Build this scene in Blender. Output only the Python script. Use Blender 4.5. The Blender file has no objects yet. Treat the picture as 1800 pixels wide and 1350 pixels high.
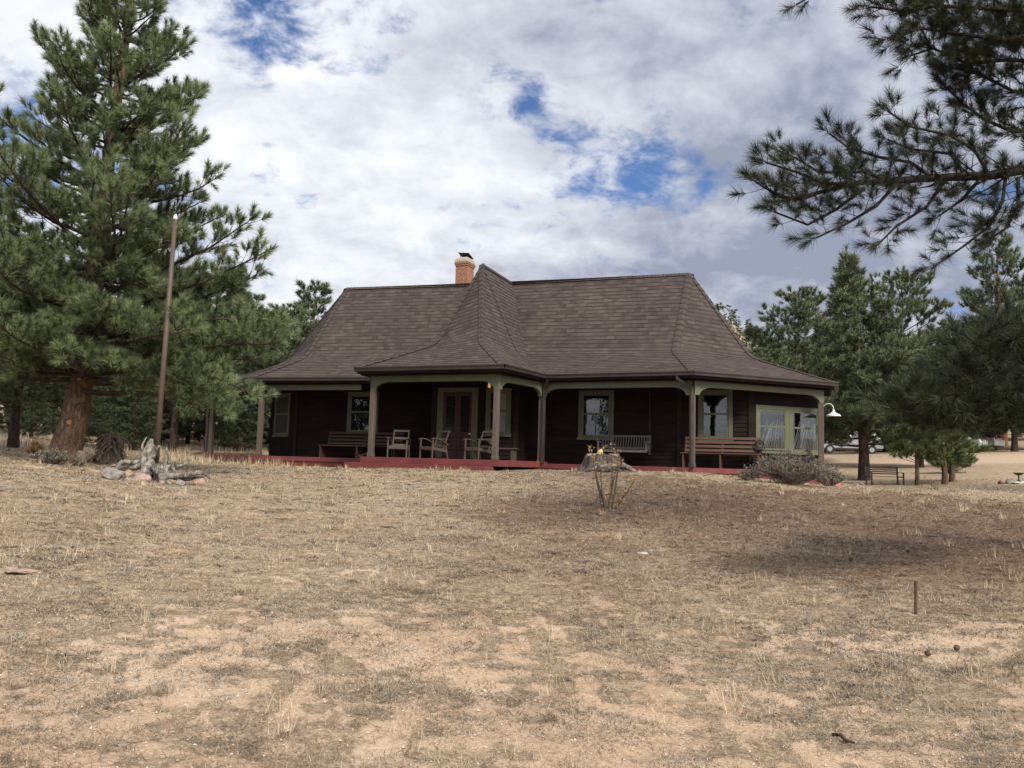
import bpy, math, random
import numpy as np
from mathutils import Vector, Matrix
S = bpy.context.scene
COL = S.collection
R = math.radians
EYE = 1.6
PITCH, ROLL, FPX = .095, .028, 1456.0

# ------------------------------------------------------------------ camera
def ray(px, py):
    a, b = px-900, py-675
    cr, sr = math.cos(ROLL), math.sin(ROLL)
    a, b = a*cr+b*sr, -a*sr+b*cr
    c, s = math.cos(PITCH), math.sin(PITCH)
    r, u = a/FPX, -b/FPX
    return np.array([r, c-u*s, s+u*c])
def at(px, py, Y):
    d = ray(px, py); d = d*(Y/d[1])
    return Vector((d[0], d[1], d[2]+EYE))
cam_d = bpy.data.cameras.new('camera'); cam = bpy.data.objects.new('camera', cam_d); COL.objects.link(cam)
cam_d.sensor_fit = 'HORIZONTAL'; cam_d.sensor_width = 36; cam_d.lens = 36*FPX/1800
cam_d.clip_start = .05; cam_d.clip_end = 5000
cam.location = (0, 0, EYE)
cam.rotation_euler = (Matrix.Rotation(R(90)+PITCH, 3, 'X') @ Matrix.Rotation(ROLL, 3, 'Z')).to_euler()
S.camera = cam

# ------------------------------------------------------------------ world, sun, exposure
S.view_settings.view_transform = 'Standard'; S.view_settings.look = 'None'
S.view_settings.exposure = 0.26; S.view_settings.gamma = 1
SUN_EL = R(41); SUN_H = (.50, -.866)          # horizontal direction towards the sun (behind, to the right)
sun_d = bpy.data.lights.new('sun', 'SUN'); sun = bpy.data.objects.new('sun', sun_d); COL.objects.link(sun)
sun_d.energy = 3.9; sun_d.angle = R(14); sun_d.color = (1, .915, .77)
sv = Vector((SUN_H[0]*math.cos(SUN_EL), SUN_H[1]*math.cos(SUN_EL), math.sin(SUN_EL)))
sun.rotation_euler = (-sv).to_track_quat('-Z', 'Y').to_euler(); sun.location = (10, -15, 30)

class NT:
    """tiny node helper"""
    def __init__(s, tree): s.t = tree; s.n = tree.nodes; s.l = tree.links
    def new(s, kind, **kw):
        n = s.n.new(kind)
        for k, v in kw.items(): setattr(n, k, v)
        return n
    def put(s, sock, v):
        if hasattr(v, 'is_output') or isinstance(v, bpy.types.NodeSocket): s.l.new(v, sock)
        elif v is not None:
            if sock.type == 'RGBA' and not hasattr(v, '__len__'): v = (v, v, v, 1)
            elif sock.type == 'RGBA' and len(v) == 3: v = (*v, 1)
            sock.default_value = v
    def math(s, op, a, b=None, c=None, clamp=False):
        n = s.new('ShaderNodeMath', operation=op); n.use_clamp = clamp
        s.put(n.inputs[0], a)
        if b is not None: s.put(n.inputs[1], b)
        if c is not None: s.put(n.inputs[2], c)
        return n.outputs[0]
    def mix(s, f, a, b, mode='MIX'):
        n = s.new('ShaderNodeMix', data_type='RGBA', blend_type=mode)
        s.put(n.inputs[0], f); s.put(n.inputs[6], a); s.put(n.inputs[7], b)
        return n.outputs[2]
    def ramp(s, f, a, b, lo=0., hi=1., smooth=True):
        n = s.new('ShaderNodeMapRange', interpolation_type='SMOOTHSTEP' if smooth else 'LINEAR')
        s.put(n.inputs[0], f); n.inputs[1].default_value = a; n.inputs[2].default_value = b
        n.inputs[3].default_value = lo; n.inputs[4].default_value = hi
        return n.outputs[0]
    def noise(s, vec, scale, detail=4, rough=.55, dist=0.):
        n = s.new('ShaderNodeTexNoise'); s.put(n.inputs['Vector'], vec)
        n.inputs['Scale'].default_value = scale; n.inputs['Detail'].default_value = detail
        n.inputs['Roughness'].default_value = rough; n.inputs['Distortion'].default_value = dist
        return n.outputs['Fac']
    def mapping(s, vec, scale=(1, 1, 1), loc=(0, 0, 0), rot=(0, 0, 0)):
        n = s.new('ShaderNodeMapping'); s.put(n.inputs[0], vec)
        n.inputs['Location'].default_value = loc; n.inputs['Rotation'].default_value = rot; n.inputs['Scale'].default_value = scale
        return n.outputs[0]

W = bpy.data.worlds.new('World'); S.world = W; W.use_nodes = True
w = NT(W.node_tree); w.n.clear()
sky = w.new('ShaderNodeTexSky', sky_type='NISHITA'); sky.sun_disc = False
sky.sun_elevation = SUN_EL; sky.sun_rotation = math.atan2(SUN_H[0], SUN_H[1]); sky.altitude = 2400; sky.air_density = 1.0; sky.dust_density = .3
tc = w.new('ShaderNodeTexCoord'); D = tc.outputs['Generated']
sep = w.new('ShaderNodeSeparateXYZ'); w.put(sep.inputs[0], D)
den = w.math('ADD', w.math('MAXIMUM', sep.outputs[2], 0.0), .42)
cx = w.math('DIVIDE', sep.outputs[0], den); cy = w.math('DIVIDE', sep.outputs[1], den)
cmb = w.new('ShaderNodeCombineXYZ'); w.put(cmb.inputs[0], cx); w.put(cmb.inputs[1], cy)
CP = cmb.outputs[0]
f1 = w.noise(w.mapping(CP, (1, 1.1, 1), (3.1, 1.7, 0), (0, 0, .2)), 5.5, 11, .62, .25)
f1b = w.noise(w.mapping(CP, (1, 1.15, 1), (5.3, 4.7, 0)), 15, 8, .62, .3)
f1 = w.math('ADD', w.math('MULTIPLY', w.math('SUBTRACT', f1, .5), 1.7), w.math('ADD', w.math('MULTIPLY', w.math('SUBTRACT', f1b, .5), 1.5), .5))
def blob(px, py, sig, amp, ax=1.0, d=None):
    d = d or Vector(ray(px, py)).normalized()
    dist = w.new('ShaderNodeVectorMath', operation='SUBTRACT'); w.put(dist.inputs[0], D); dist.inputs[1].default_value = d
    sc = w.new('ShaderNodeVectorMath', operation='MULTIPLY'); w.put(sc.inputs[0], dist.outputs[0]); sc.inputs[1].default_value = (1/ax, 1/ax, 1)
    ln = w.new('ShaderNodeVectorMath', operation='LENGTH'); w.put(ln.inputs[0], sc.outputs[0])
    g = w.math('DIVIDE', ln.outputs[1], sig)
    e = w.math('POWER', 2.718, w.math('MULTIPLY', w.math('MULTIPLY', g, g), -.5))
    return w.math('MULTIPLY', e, amp)
def total(items):
    acc = None
    for it in items:
        b = blob(*it); acc = b if acc is None else w.math('ADD', acc, b)
    return acc
holes = total([(462, 25, .035, .30), (470, 95, .030, .20), (650, 18, .035, .16), (1050, 262, .026, .36, 2.0), (1110, 318, .020, .42, 3.4), (980, 222, .013, .34, 3),
               (930, 160, .018, .24, 1.2), (850, 178, .014, .17, 2), (470, 332, .022, .20), (12, 310, .05, .34), (1225, 295, .016, .26), (690, 105, .022, .13, 2), (300, 345, .03, .2),
               (-420, 200, .12, .3, 1.6), (2350, 240, .1, .3, 2)])
v = w.math('SUBTRACT', w.math('ADD', f1, .36), w.math('MULTIPLY', holes, 1.2))
mask = w.ramp(v, .16, .70)
f2 = w.noise(w.mapping(CP, (1, 1.5, 1), (7, 2, 4)), 2.6, 8, .58, .2)
f3 = w.noise(w.mapping(CP, (1, 1.1, 1), (1, 9, 2)), 7.5, 9, .62, .25)
lum = w.math('ADD', w.math('MULTIPLY', w.math('SUBTRACT', f2, .5), 1.7), w.math('MULTIPLY', w.math('SUBTRACT', f3, .5), 2.1))
tone = total([(620, 330, .12, .44, 1.3), (900, 372, .06, .46, 3), (90, 120, .2, .18), (1010, 330, .05, .40, 2.5), (560, 160, .08, .14),
              (1300, 130, .2, -.42, 1.3), (800, 60, .12, -.20, 1.5), (1290, 425, .08, -.62, 2.6), (700, 455, .08, -.16, 3.5), (540, 415, .016, -.25, 2.4), (760, 300, .06, -.16, 1.5), (1650, 420, .1, -.25, 1.5)])
lum = w.math('ADD', w.math('ADD', lum, tone), .40)
ccol = w.mix(w.ramp(lum, -.45, .95, smooth=False), (2.7, 3.0, 3.9, 1), (8.3, 8.5, 8.95, 1))
fill_glow = w.math('ADD', blob(0, 0, .60, 1.25, 1.0, sv), 1.0)                # unseen cloud behind the camera brightened round the sun, added fill for the shade
ccol = w.mix(1.0, ccol, fill_glow, 'MULTIPLY')
hsv = w.mix(1.0, sky.outputs[0], (.72, .92, 1.15, 1), 'MULTIPLY')
skyc = w.mix(mask, hsv, ccol)
bg = w.new('ShaderNodeBackground'); w.put(bg.inputs[0], skyc); bg.inputs[1].default_value = .1
wo = w.new('ShaderNodeOutputWorld'); w.l.new(bg.outputs[0], wo.inputs[0])

# ------------------------------------------------------------------ materials
MATS = {}
def newmat(name):
    m = bpy.data.materials.new(name); m.use_nodes = True
    t = NT(m.node_tree); t.n.clear()
    p = t.new('ShaderNodeBsdfPrincipled'); o = t.new('ShaderNodeOutputMaterial'); t.l.new(p.outputs[0], o.inputs[0])
    return m, t, p
def bump(t, p, h, strength=.4, dist=.01):
    b = t.new('ShaderNodeBump'); b.inputs['Strength'].default_value = strength; b.inputs['Distance'].default_value = dist
    t.put(b.inputs['Height'], h); t.l.new(b.outputs[0], p.inputs['Normal'])
def simple(name, c1, c2, rough=.7, scale=6., stretch=(1, 1, 1), metal=0., bmp=.2, spec=.5, lo=.3, hi=.7, dist=.006):
    if name in MATS: return MATS[name]
    m, t, p = newmat(name)
    co = t.new('ShaderNodeTexCoord').outputs['Object']
    n = t.noise(t.mapping(co, stretch), scale, 5, .6)
    n2 = t.noise(t.mapping(co, stretch), scale*7, 3, .6)
    f = t.math('ADD', t.math('MULTIPLY', n, .65), t.math('MULTIPLY', n2, .35))
    t.put(p.inputs['Base Color'], t.mix(t.ramp(f, lo, hi), c1, c2))
    t.put(p.inputs['Roughness'], t.ramp(n2, .2, .8, max(.05, rough-.12), min(1, rough+.1)))
    p.inputs['Metallic'].default_value = metal; p.inputs['Specular IOR Level'].default_value = spec
    if bmp: bump(t, p, f, bmp, dist)
    MATS[name] = m
    return m
def needle_mat(name, dark, mid, light):
    m, t, p = newmat(name)
    a = t.new('ShaderNodeAttribute', attribute_name='tint').outputs['Fac']
    c = t.mix(t.ramp(a, 0, .55, smooth=False), dark, mid); c = t.mix(t.ramp(a, .5, 1., smooth=False), c, light)
    t.put(p.inputs['Base Color'], c); p.inputs['Roughness'].default_value = .55; p.inputs['Specular IOR Level'].default_value = .3
    MATS[name] = m
    return m
NEEDLE = needle_mat('pine_needles', (.046, .066, .033, 1), (.100, .140, .062, 1), (.195, .235, .108, 1))
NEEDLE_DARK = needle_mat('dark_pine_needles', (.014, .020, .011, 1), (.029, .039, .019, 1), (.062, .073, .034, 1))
NEEDLE_BLUE = needle_mat('blue_pine_needles', (.042, .060, .034, 1), (.088, .120, .060, 1), (.165, .195, .095, 1))
NEEDLE_FRESH = needle_mat('fresh_pine_needles', (.040, .060, .022, 1), (.085, .118, .038, 1), (.165, .19, .065, 1))
def bark_mat(name, c1, c2, c3):
    m, t, p = newmat(name)
    co = t.new('ShaderNodeTexCoord').outputs['Object']
    n = t.noise(t.mapping(co, (9, 9, 2.2)), 1.6, 6, .65, .6); n2 = t.noise(co, 1.3, 3, .5)
    vo = t.new('ShaderNodeTexVoronoi', feature='DISTANCE_TO_EDGE'); t.put(vo.inputs['Vector'], t.mapping(co, (11, 11, 4))); vo.inputs['Scale'].default_value = 1
    c = t.mix(t.ramp(n, .3, .7), c1, c2); c = t.mix(t.math('MULTIPLY', t.ramp(n2, .5, .75), .7), c, c3)
    t.put(p.inputs['Base Color'], c)
    h = t.math('ADD', n, t.math('MULTIPLY', t.ramp(vo.outputs['Distance'], 0, .12), .7))
    p.inputs['Roughness'].default_value = .92; p.inputs['Specular IOR Level'].default_value = .15
    bump(t, p, h, .8, .04)
    MATS[name] = m
    return m
BARK = bark_mat('pine_bark', (.055, .036, .026, 1), (.17, .115, .08, 1), (.25, .12, .055, 1))
BARK_DARK = bark_mat('dark_pine_bark', (.030, .022, .018, 1), (.085, .062, .050, 1), (.10, .065, .045, 1))
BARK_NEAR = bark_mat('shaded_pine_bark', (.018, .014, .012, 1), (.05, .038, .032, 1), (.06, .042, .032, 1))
BARK_ORANGE = bark_mat('orange_pine_bark', (.12, .06, .03, 1), (.36, .20, .10, 1), (.42, .24, .12, 1))

def roof_mat():
    m, t, p = newmat('asphalt_shingles')
    uv = t.new('ShaderNodeTexCoord').outputs['UV']
    def brick(wd, off, c1, c2, loc):
        b = t.new('ShaderNodeTexBrick'); t.put(b.inputs['Vector'], t.mapping(uv, (1, 1, 1), loc))
        b.offset = off; b.inputs['Scale'].default_value = 1; b.inputs['Brick Width'].default_value = wd; b.inputs['Row Height'].default_value = .142
        b.inputs['Mortar Size'].default_value = .004; b.inputs['Mortar Smooth'].default_value = 0; b.inputs['Bias'].default_value = 0
        b.inputs['Color1'].default_value = c1; b.inputs['Color2'].default_value = c2; b.inputs['Mortar'].default_value = (.5, .5, .5, 1)
        return b
    b1 = brick(.19, .37, (0, 0, 0, 1), (1, 1, 1, 1), (0, 0, 0)); b2 = brick(.26, .61, (0, 0, 0, 1), (1, 1, 1, 1), (.13, 0, 0))
    k1 = t.new('ShaderNodeSeparateColor'); t.put(k1.inputs[0], b1.outputs['Color']); k2 = t.new('ShaderNodeSeparateColor'); t.put(k2.inputs[0], b2.outputs['Color'])
    v1, v2 = k1.outputs[0], k2.outputs[0]
    base = t.mix(v1, (.052, .041, .039, 1), (.073, .059, .053, 1))
    base = t.mix(t.ramp(v2, .72, 1.0, 0, .8), base, (.084, .071, .059, 1))
    base = t.mix(t.math('MULTIPLY', t.ramp(v2, .30, .0), .75), base, (.043, .032, .031, 1))
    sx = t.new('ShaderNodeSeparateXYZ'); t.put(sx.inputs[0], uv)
    fr = t.math('FRACT', t.math('DIVIDE', sx.outputs[1], .142))          # tab shadows painted into the colour as dark dashes on random tabs
    tab_shadow = t.math('MULTIPLY', t.ramp(fr, .72, .79), t.ramp(v1, .50, .56))
    base = t.mix(t.math('MULTIPLY', tab_shadow, .85), base, (.040, .030, .030, 1))
    g = t.noise(uv, 160, 2, .6); big = t.noise(uv, .5, 4, .6)
    base = t.mix(1.0, base, t.mix(t.ramp(g, .2, .8), (.8, .8, .8, 1), (1.2, 1.2, 1.2, 1)), 'MULTIPLY')
    base = t.mix(1.0, base, t.mix(t.ramp(big, .3, .7), (.93, .92, .93, 1), (1.08, 1.06, 1.03, 1)), 'MULTIPLY')
    t.put(p.inputs['Base Color'], base); p.inputs['Roughness'].default_value = .93; p.inputs['Specular IOR Level'].default_value = .2
    bump(t, p, t.math('ADD', t.math('MULTIPLY', v1, .7), t.math('ADD', v2, t.math('MULTIPLY', g, .3))), .7, .006)
    return m
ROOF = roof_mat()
def brick_mat():
    m, t, p = newmat('chimney_brick')
    uv = t.new('ShaderNodeTexCoord').outputs['UV']
    b = t.new('ShaderNodeTexBrick'); t.put(b.inputs['Vector'], uv); b.inputs['Scale'].default_value = 1
    b.inputs['Brick Width'].default_value = .21; b.inputs['Row Height'].default_value = .072; b.inputs['Mortar Size'].default_value = .008
    b.inputs['Color1'].default_value = (.27, .100, .055, 1); b.inputs['Color2'].default_value = (.19, .070, .040, 1); b.inputs['Mortar'].default_value = (.27, .18, .13, 1)
    n = t.noise(uv, 14, 4, .6)
    t.put(p.inputs['Base Color'], t.mix(t.ramp(n, .45, .75, 0, .5), b.outputs['Color'], (.50, .33, .22, 1)))
    p.inputs['Roughness'].default_value = .9
    bump(t, p, t.math('SUBTRACT', t.math('MULTIPLY', n, .4), b.outputs['Fac']), .6, .012)
    return m
BRICK = brick_mat()
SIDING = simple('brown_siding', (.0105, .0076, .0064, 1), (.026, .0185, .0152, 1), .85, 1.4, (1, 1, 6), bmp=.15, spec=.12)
TRIM_BROWN = simple('brown_trim', (.016, .012, .0095, 1), (.028, .021, .017, 1), .8, 2, (1, 1, 4), spec=.15)
POST = simple('post_paint', (.070, .055, .045, 1), (.108, .084, .069, 1), .7, 3, (4, 4, .6))
GREEN = simple('green_trim', (.078, .090, .052, 1), (.108, .121, .071, 1), .6, 3)
GUTTER = simple('gutter_metal', (.028, .022, .022, 1), (.048, .038, .036, 1), .42, 3, metal=.0, bmp=.05)
RED = simple('red_floor_paint', (.110, .025, .025, 1), (.170, .038, .037, 1), .55, 2.5, bmp=.1)
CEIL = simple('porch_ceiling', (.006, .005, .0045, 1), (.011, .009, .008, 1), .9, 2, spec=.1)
DOORP = simple('door_paint', (.035, .009, .012, 1), (.060, .013, .016, 1), .5, 3)
BLACK = simple('black_iron', (.010, .010, .011, 1), (.022, .022, .023, 1), .5, 8, bmp=.1)
MORTAR = simple('chimney_mortar', (.26, .22, .175, 1), (.40, .345, .275, 1), .95, 9, bmp=.6, dist=.02)
WOOD_GREY = simple('weathered_chair_wood', (.046, .034, .025, 1), (.080, .060, .044, 1), .75, 5, (1, 1, 6), bmp=.25)
WOOD_SWING = simple('grey_swing_wood', (.075, .068, .066, 1), (.12, .11, .106, 1), .8, 5, (1, 1, 5))
WOOD_RUST = simple('rust_stained_wood', (.062, .030, .018, 1), (.105, .050, .030, 1), .6, 3, (.7, 8, 8), bmp=.25)
WOOD_DARK = simple('dark_stained_wood', (.045, .022, .014, 1), (.075, .038, .023, 1), .6, 3, (.7, 8, 8), bmp=.25)
WHITE_METAL = simple('white_enamel', (.62, .62, .62, 1), (.74, .74, .74, 1), .35, 4, bmp=0)
CURTAIN_OR_REFLECTION = simple('white_curtain_or_reflection', (.62, .62, .62, 1), (.80, .80, .79, 1), .9, 5, (8, 8, .6), bmp=.4, dist=.03)
INNER = simple('dark_interior', (.006, .006, .006, 1), (.012, .011, .011, 1), .9, 2, bmp=0)
DEADWOOD = simple('silver_deadwood', (.050, .042, .036, 1), (.34, .305, .265, 1), .9, 2.2, (5, 5, 1.2), bmp=1., dist=.05, lo=.40, hi=.62)
ROOTWOOD = simple('brown_root_wood', (.055, .042, .032, 1), (.23, .18, .135, 1), .95, 7, (4, 4, 1.5), bmp=.9, dist=.03)
POLE = simple('pole_paint', (.060, .038, .029, 1), (.098, .064, .050, 1), .6, 2.5, (6, 6, .7))
RUST = simple('rusty_steel', (.050, .028, .020, 1), (.12, .065, .042, 1), .75, 30, bmp=.3)
ROCK_GREY = simple('grey_rock', (.105, .10, .088, 1), (.29, .275, .24, 1), .95, 7, bmp=.8, dist=.03)
ROCK_PINK = simple('pink_rock', (.20, .135, .105, 1), (.44, .325, .265, 1), .95, 9, bmp=.8, dist=.03)
ROCK_ORANGE = simple('orange_rock', (.20, .125, .070, 1), (.40, .29, .19, 1), .95, 9, bmp=.8, dist=.03)
ROCK_PALE = simple('pale_rock', (.33, .305, .265, 1), (.48, .445, .395, 1), .95, 9, bmp=.5)
BRICK_RED = simple('red_brick', (.40, .11, .075, 1), (.52, .17, .12, 1), .9, 12)
STUMP_TOP = simple('cut_stump_top', (.15, .115, .08, 1), (.28, .215, .15, 1), .9, 14, bmp=.5)
STUMP_BARK = simple('stump_bark', (.022, .018, .015, 1), (.165, .13, .11, 1), .95, 4, (3, 3, .9), bmp=1., dist=.06, lo=.36, hi=.66)
STEM = simple('shrub_stems', (.075, .058, .055, 1), (.15, .12, .11, 1), .9, 20)
SAGE = needle_mat('sage_leaves', (.105, .105, .072, 1), (.185, .180, .125, 1), (.30, .265, .18, 1))
YLEAF = needle_mat('yellow_leaves', (.30, .15, .05, 1), (.52, .31, .085, 1), (.68, .46, .15, 1))
GRASS = needle_mat('dry_grass_blades', (.135, .097, .062, 1), (.37, .290, .185, 1), (.62, .52, .35, 1))
LITTER = needle_mat('fallen_needles', (.085, .048, .030, 1), (.20, .120, .072, 1), (.40, .270, .165, 1))
HERB = needle_mat('ground_herbs', (.050, .040, .031, 1), (.135, .115, .086, 1), (.36, .325, .265, 1))
def glass_mat():
    m = bpy.data.materials.new('window_glass'); m.use_nodes = True; t = NT(m.node_tree); t.n.clear()
    tr = t.new('ShaderNodeBsdfTransparent'); tr.inputs[0].default_value = (.90, .92, .92, 1)
    gl = t.new('ShaderNodeBsdfGlossy'); gl.inputs['Roughness'].default_value = .03
    co = t.new('ShaderNodeTexCoord').outputs['Object']
    b = t.new('ShaderNodeBump'); b.inputs['Strength'].default_value = .12; b.inputs['Distance'].default_value = .02
    t.put(b.inputs['Height'], t.noise(co, 2.6, 2, .5)); t.l.new(b.outputs[0], gl.inputs['Normal'])
    fr = t.new('ShaderNodeFresnel'); fr.inputs[0].default_value = 2.1
    mx = t.new('ShaderNodeMixShader'); t.l.new(fr.outputs[0], mx.inputs[0]); t.l.new(tr.outputs[0], mx.inputs[1]); t.l.new(gl.outputs[0], mx.inputs[2])
    o = t.new('ShaderNodeOutputMaterial'); t.l.new(mx.outputs[0], o.inputs[0])
    return m
GLASS = glass_mat()
SCREEN = simple('dark_insect_screen', (.012, .012, .013, 1), (.022, .022, .024, 1), .6, 60, bmp=0)
def emit_mat(name, c, e):
    m, t, p = newmat(name); p.inputs['Base Color'].default_value = c; p.inputs['Emission Color'].default_value = c; p.inputs['Emission Strength'].default_value = e
    return m
AMBER = emit_mat('amber_bulb', (.70, .38, .10, 1), .25)
def car_paint(name, c):
    m, t, p = newmat(name); p.inputs['Base Color'].default_value = c; p.inputs['Roughness'].default_value = .28; p.inputs['Coat Weight'].default_value = .6; p.inputs['Metallic'].default_value = .35
    co = t.new('ShaderNodeTexCoord').outputs['Object']; n = t.noise(co, 3, 4, .6)
    t.put(p.inputs['Roughness'], t.ramp(n, .3, .7, .22, .42)); return m
SILVER = car_paint('silver_paint', (.30, .30, .31, 1)); WHITE_CAR = car_paint('white_paint', (.50, .52, .55, 1)); SAND_CAR = car_paint('champagne_paint', (.40, .37, .34, 1))
CARGLASS = simple('car_glass', (.012, .014, .016, 1), (.02, .022, .024, 1), .08, 2, bmp=0, spec=.8)
TYRE = simple('tyre_rubber', (.012, .012, .012, 1), (.022, .022, .022, 1), .85, 12)
RIM = simple('wheel_rim', (.32, .32, .33, 1), (.42, .42, .43, 1), .35, 5, metal=.7, bmp=0)
TAIL = emit_mat('tail_light', (.30, .015, .02, 1), .02)

# ------------------------------------------------------------------ mesh helpers
def tag(o, label=None, cat=None, group=None, kind=None):
    for k, v in (('label', label), ('category', cat), ('group', group), ('kind', kind)):
        if v: o[k] = v
    return o
def thing(name, label, cat, loc=(0, 0, 0), rz=0., group=None):
    o = bpy.data.objects.new(name, None); COL.objects.link(o); o.location = loc; o.rotation_euler = (0, 0, rz); o.empty_display_size = .2
    return tag(o, label, cat, group)
def link(name, me, m, parent=None):
    o = bpy.data.objects.new(name, me); COL.objects.link(o)
    if m is not None: me.materials.append(m)
    if parent is not None: o.parent = parent
    return o
class MB:
    def __init__(s): s.v = []; s.f = []; s.uv = []; s.hasuv = False
    def quad(s, *pts, uv=None):
        b = len(s.v); s.v += [tuple(p) for p in pts]; s.f.append(tuple(range(b, b+len(pts)))); s.uv.append(uv)
        if uv: s.hasuv = True
    def add(s, vs, fs):
        b = len(s.v); s.v += [tuple(p) for p in vs]
        for f in fs: s.f.append(tuple(i+b for i in f)); s.uv.append(None)
        return s
    def box(s, c, size, rot=None):
        hx, hy, hz = size[0]/2, size[1]/2, size[2]/2
        vs = [Vector((x, y, z)) for z in (-hz, hz) for y in (-hy, hy) for x in (-hx, hx)]
        if rot is not None: vs = [rot @ q for q in vs]
        c = Vector(c)
        return s.add([q+c for q in vs], [(0, 2, 3, 1), (4, 5, 7, 6), (0, 1, 5, 4), (2, 6, 7, 3), (0, 4, 6, 2), (1, 3, 7, 5)])
    def bar(s, a, b, wd, th, up=(0, 0, 1)):
        """rectangular bar from a to b: wd across (side), th along up"""
        a, b = Vector(a), Vector(b); d = (b-a); L = d.length; d.normalize(); u = Vector(up)
        sd = d.cross(u)
        if sd.length < 1e-4: sd = d.cross(Vector((1, 0, 0)))
        sd.normalize(); u = sd.cross(d)
        vs = []
        for p in (a, b):
            for i, j in ((-1, -1), (1, -1), (1, 1), (-1, 1)): vs.append(p+sd*(wd/2*i)+u*(th/2*j))
        return s.add(vs, [(0, 1, 2, 3)[::-1], (4, 5, 6, 7), (0, 1, 5, 4), (1, 2, 6, 5), (2, 3, 7, 6), (3, 0, 4, 7)])
    def tube(s, pts, rad, n=8, cap=True, wob=0., rng=None):
        pts = [Vector(p) for p in pts]
        if not hasattr(rad, '__len__'): rad = [rad]*len(pts)
        b = len(s.v); prev = None
        for i, p in enumerate(pts):
            d = (pts[min(i+1, len(pts)-1)]-pts[max(i-1, 0)])
            if d.length < 1e-6: d = Vector((0, 0, 1))
            d.normalize()
            if prev is None:
                sd = d.orthogonal().normalized()
            else:
                sd = (prev-d*prev.dot(d))
                sd = sd.normalized() if sd.length > 1e-5 else d.orthogonal().normalized()
            prev = sd; u = d.cross(sd)
            for k in range(n):
                a = 2*math.pi*k/n; rr = rad[i]*(1+(rng.uniform(-wob, wob) if wob else 0))
                s.v.append(tuple(p+sd*(math.cos(a)*rr)+u*(math.sin(a)*rr)))
        for i in range(len(pts)-1):
            for k in range(n):
                s.f.append((b+i*n+k, b+i*n+(k+1) % n, b+(i+1)*n+(k+1) % n, b+(i+1)*n+k)); s.uv.append(None)
        if cap:
            s.f.append(tuple(b+k for k in range(n))[::-1]); s.uv.append(None)
            e = b+(len(pts)-1)*n; s.f.append(tuple(e+k for k in range(n))); s.uv.append(None)
        return s
    def prism(s, poly, ax0, ax1, off):
        """poly: list of 3-vectors, extruded by off"""
        n = len(poly); off = Vector(off); a = [Vector(p) for p in poly]
        s.add(a+[p+off for p in a], [tuple(range(n))[::-1], tuple(range(n, 2*n))]+[(i, (i+1) % n, n+(i+1) % n, n+i) for i in range(n)])
        return s
    def lathe(s, prof, c=(0, 0, 0), n=20):
        b = len(s.v); c = Vector(c)
        for r, z in prof:
            for k in range(n):
                a = 2*math.pi*k/n; s.v.append(tuple(c+Vector((r*math.cos(a), r*math.sin(a), z))))
        for i in range(len(prof)-1):
            for k in range(n):
                s.f.append((b+i*n+k, b+i*n+(k+1) % n, b+(i+1)*n+(k+1) % n, b+(i+1)*n+k)); s.uv.append(None)
        return s
    def build(s, name, m, parent=None, smooth=False, bevel=0., boxuv=False):
        me = bpy.data.meshes.new(name); me.from_pydata(s.v, [], s.f)
        if s.hasuv or boxuv:
            ul = me.uv_layers.new(name='UVMap')
            for poly, uv in zip(me.polygons, s.uv):
                nrm = poly.normal
                for j, li in enumerate(poly.loop_indices):
                    if uv: ul.data[li].uv = uv[j]
                    else:
                        co = me.vertices[me.loops[li].vertex_index].co
                        if abs(nrm.z) > .7: ul.data[li].uv = (co.x, co.y)
                        elif abs(nrm.x) > abs(nrm.y): ul.data[li].uv = (co.y, co.z)
                        else: ul.data[li].uv = (co.x, co.z)
        if smooth:
            me.polygons.foreach_set('use_smooth', [True]*len(me.polygons))
        me.update()
        o = link(name, me, m, parent)
        if bevel:
            bv = o.modifiers.new('bevel', 'BEVEL'); bv.width = bevel; bv.segments = 1; bv.limit_method = 'ANGLE'
        return o
def tri_mesh(name, V, tint, m, parent=None):
    """V (n,3,3) triangles, tint (n,)"""
    n = len(V); me = bpy.data.meshes.new(name)
    me.vertices.add(n*3); me.vertices.foreach_set('co', np.ascontiguousarray(V, dtype=np.float32).ravel())
    me.loops.add(n*3); me.loops.foreach_set('vertex_index', np.arange(n*3, dtype=np.int32))
    me.polygons.add(n); me.polygons.foreach_set('loop_start', np.arange(0, n*3, 3, dtype=np.int32))
    at_ = me.attributes.new('tint', 'FLOAT', 'POINT'); at_.data.foreach_set('value', np.repeat(np.asarray(tint, dtype=np.float32), 3))
    me.update(calc_edges=True)
    return link(name, me, m, parent)
def norm(a): return a/np.maximum(np.linalg.norm(a, axis=-1, keepdims=True), 1e-9)
def frames(d):
    d = norm(d); ref = np.where(np.abs(d[:, 2:3]) < .9, np.array([[0, 0, 1.]]), np.array([[1., 0, 0]]))
    x = norm(np.cross(ref, d)); y = np.cross(d, x)
    return np.stack([x, y, d], 1)           # rows
def vnoise(x, y, scale, seed):
    rng = np.random.RandomState(seed); T = rng.rand(256, 256)
    x = np.asarray(x)*scale+1000; y = np.asarray(y)*scale+1000
    xi = np.floor(x).astype(int); yi = np.floor(y).astype(int); fx = x-xi; fy = y-yi
    fx = fx*fx*(3-2*fx); fy = fy*fy*(3-2*fy)
    g = lambda a, b: T[a % 256, b % 256]
    return (g(xi, yi)*(1-fx)+g(xi+1, yi)*fx)*(1-fy)+(g(xi, yi+1)*(1-fx)+g(xi+1, yi+1)*fx)*fy
def fbm(x, y, scale, seed, o=4):
    a = 0; amp = .5; tot = 0
    for i in range(o): a = a+amp*vnoise(x, y, scale*2**i, seed+i); tot += amp; amp *= .55
    return a/tot

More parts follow.
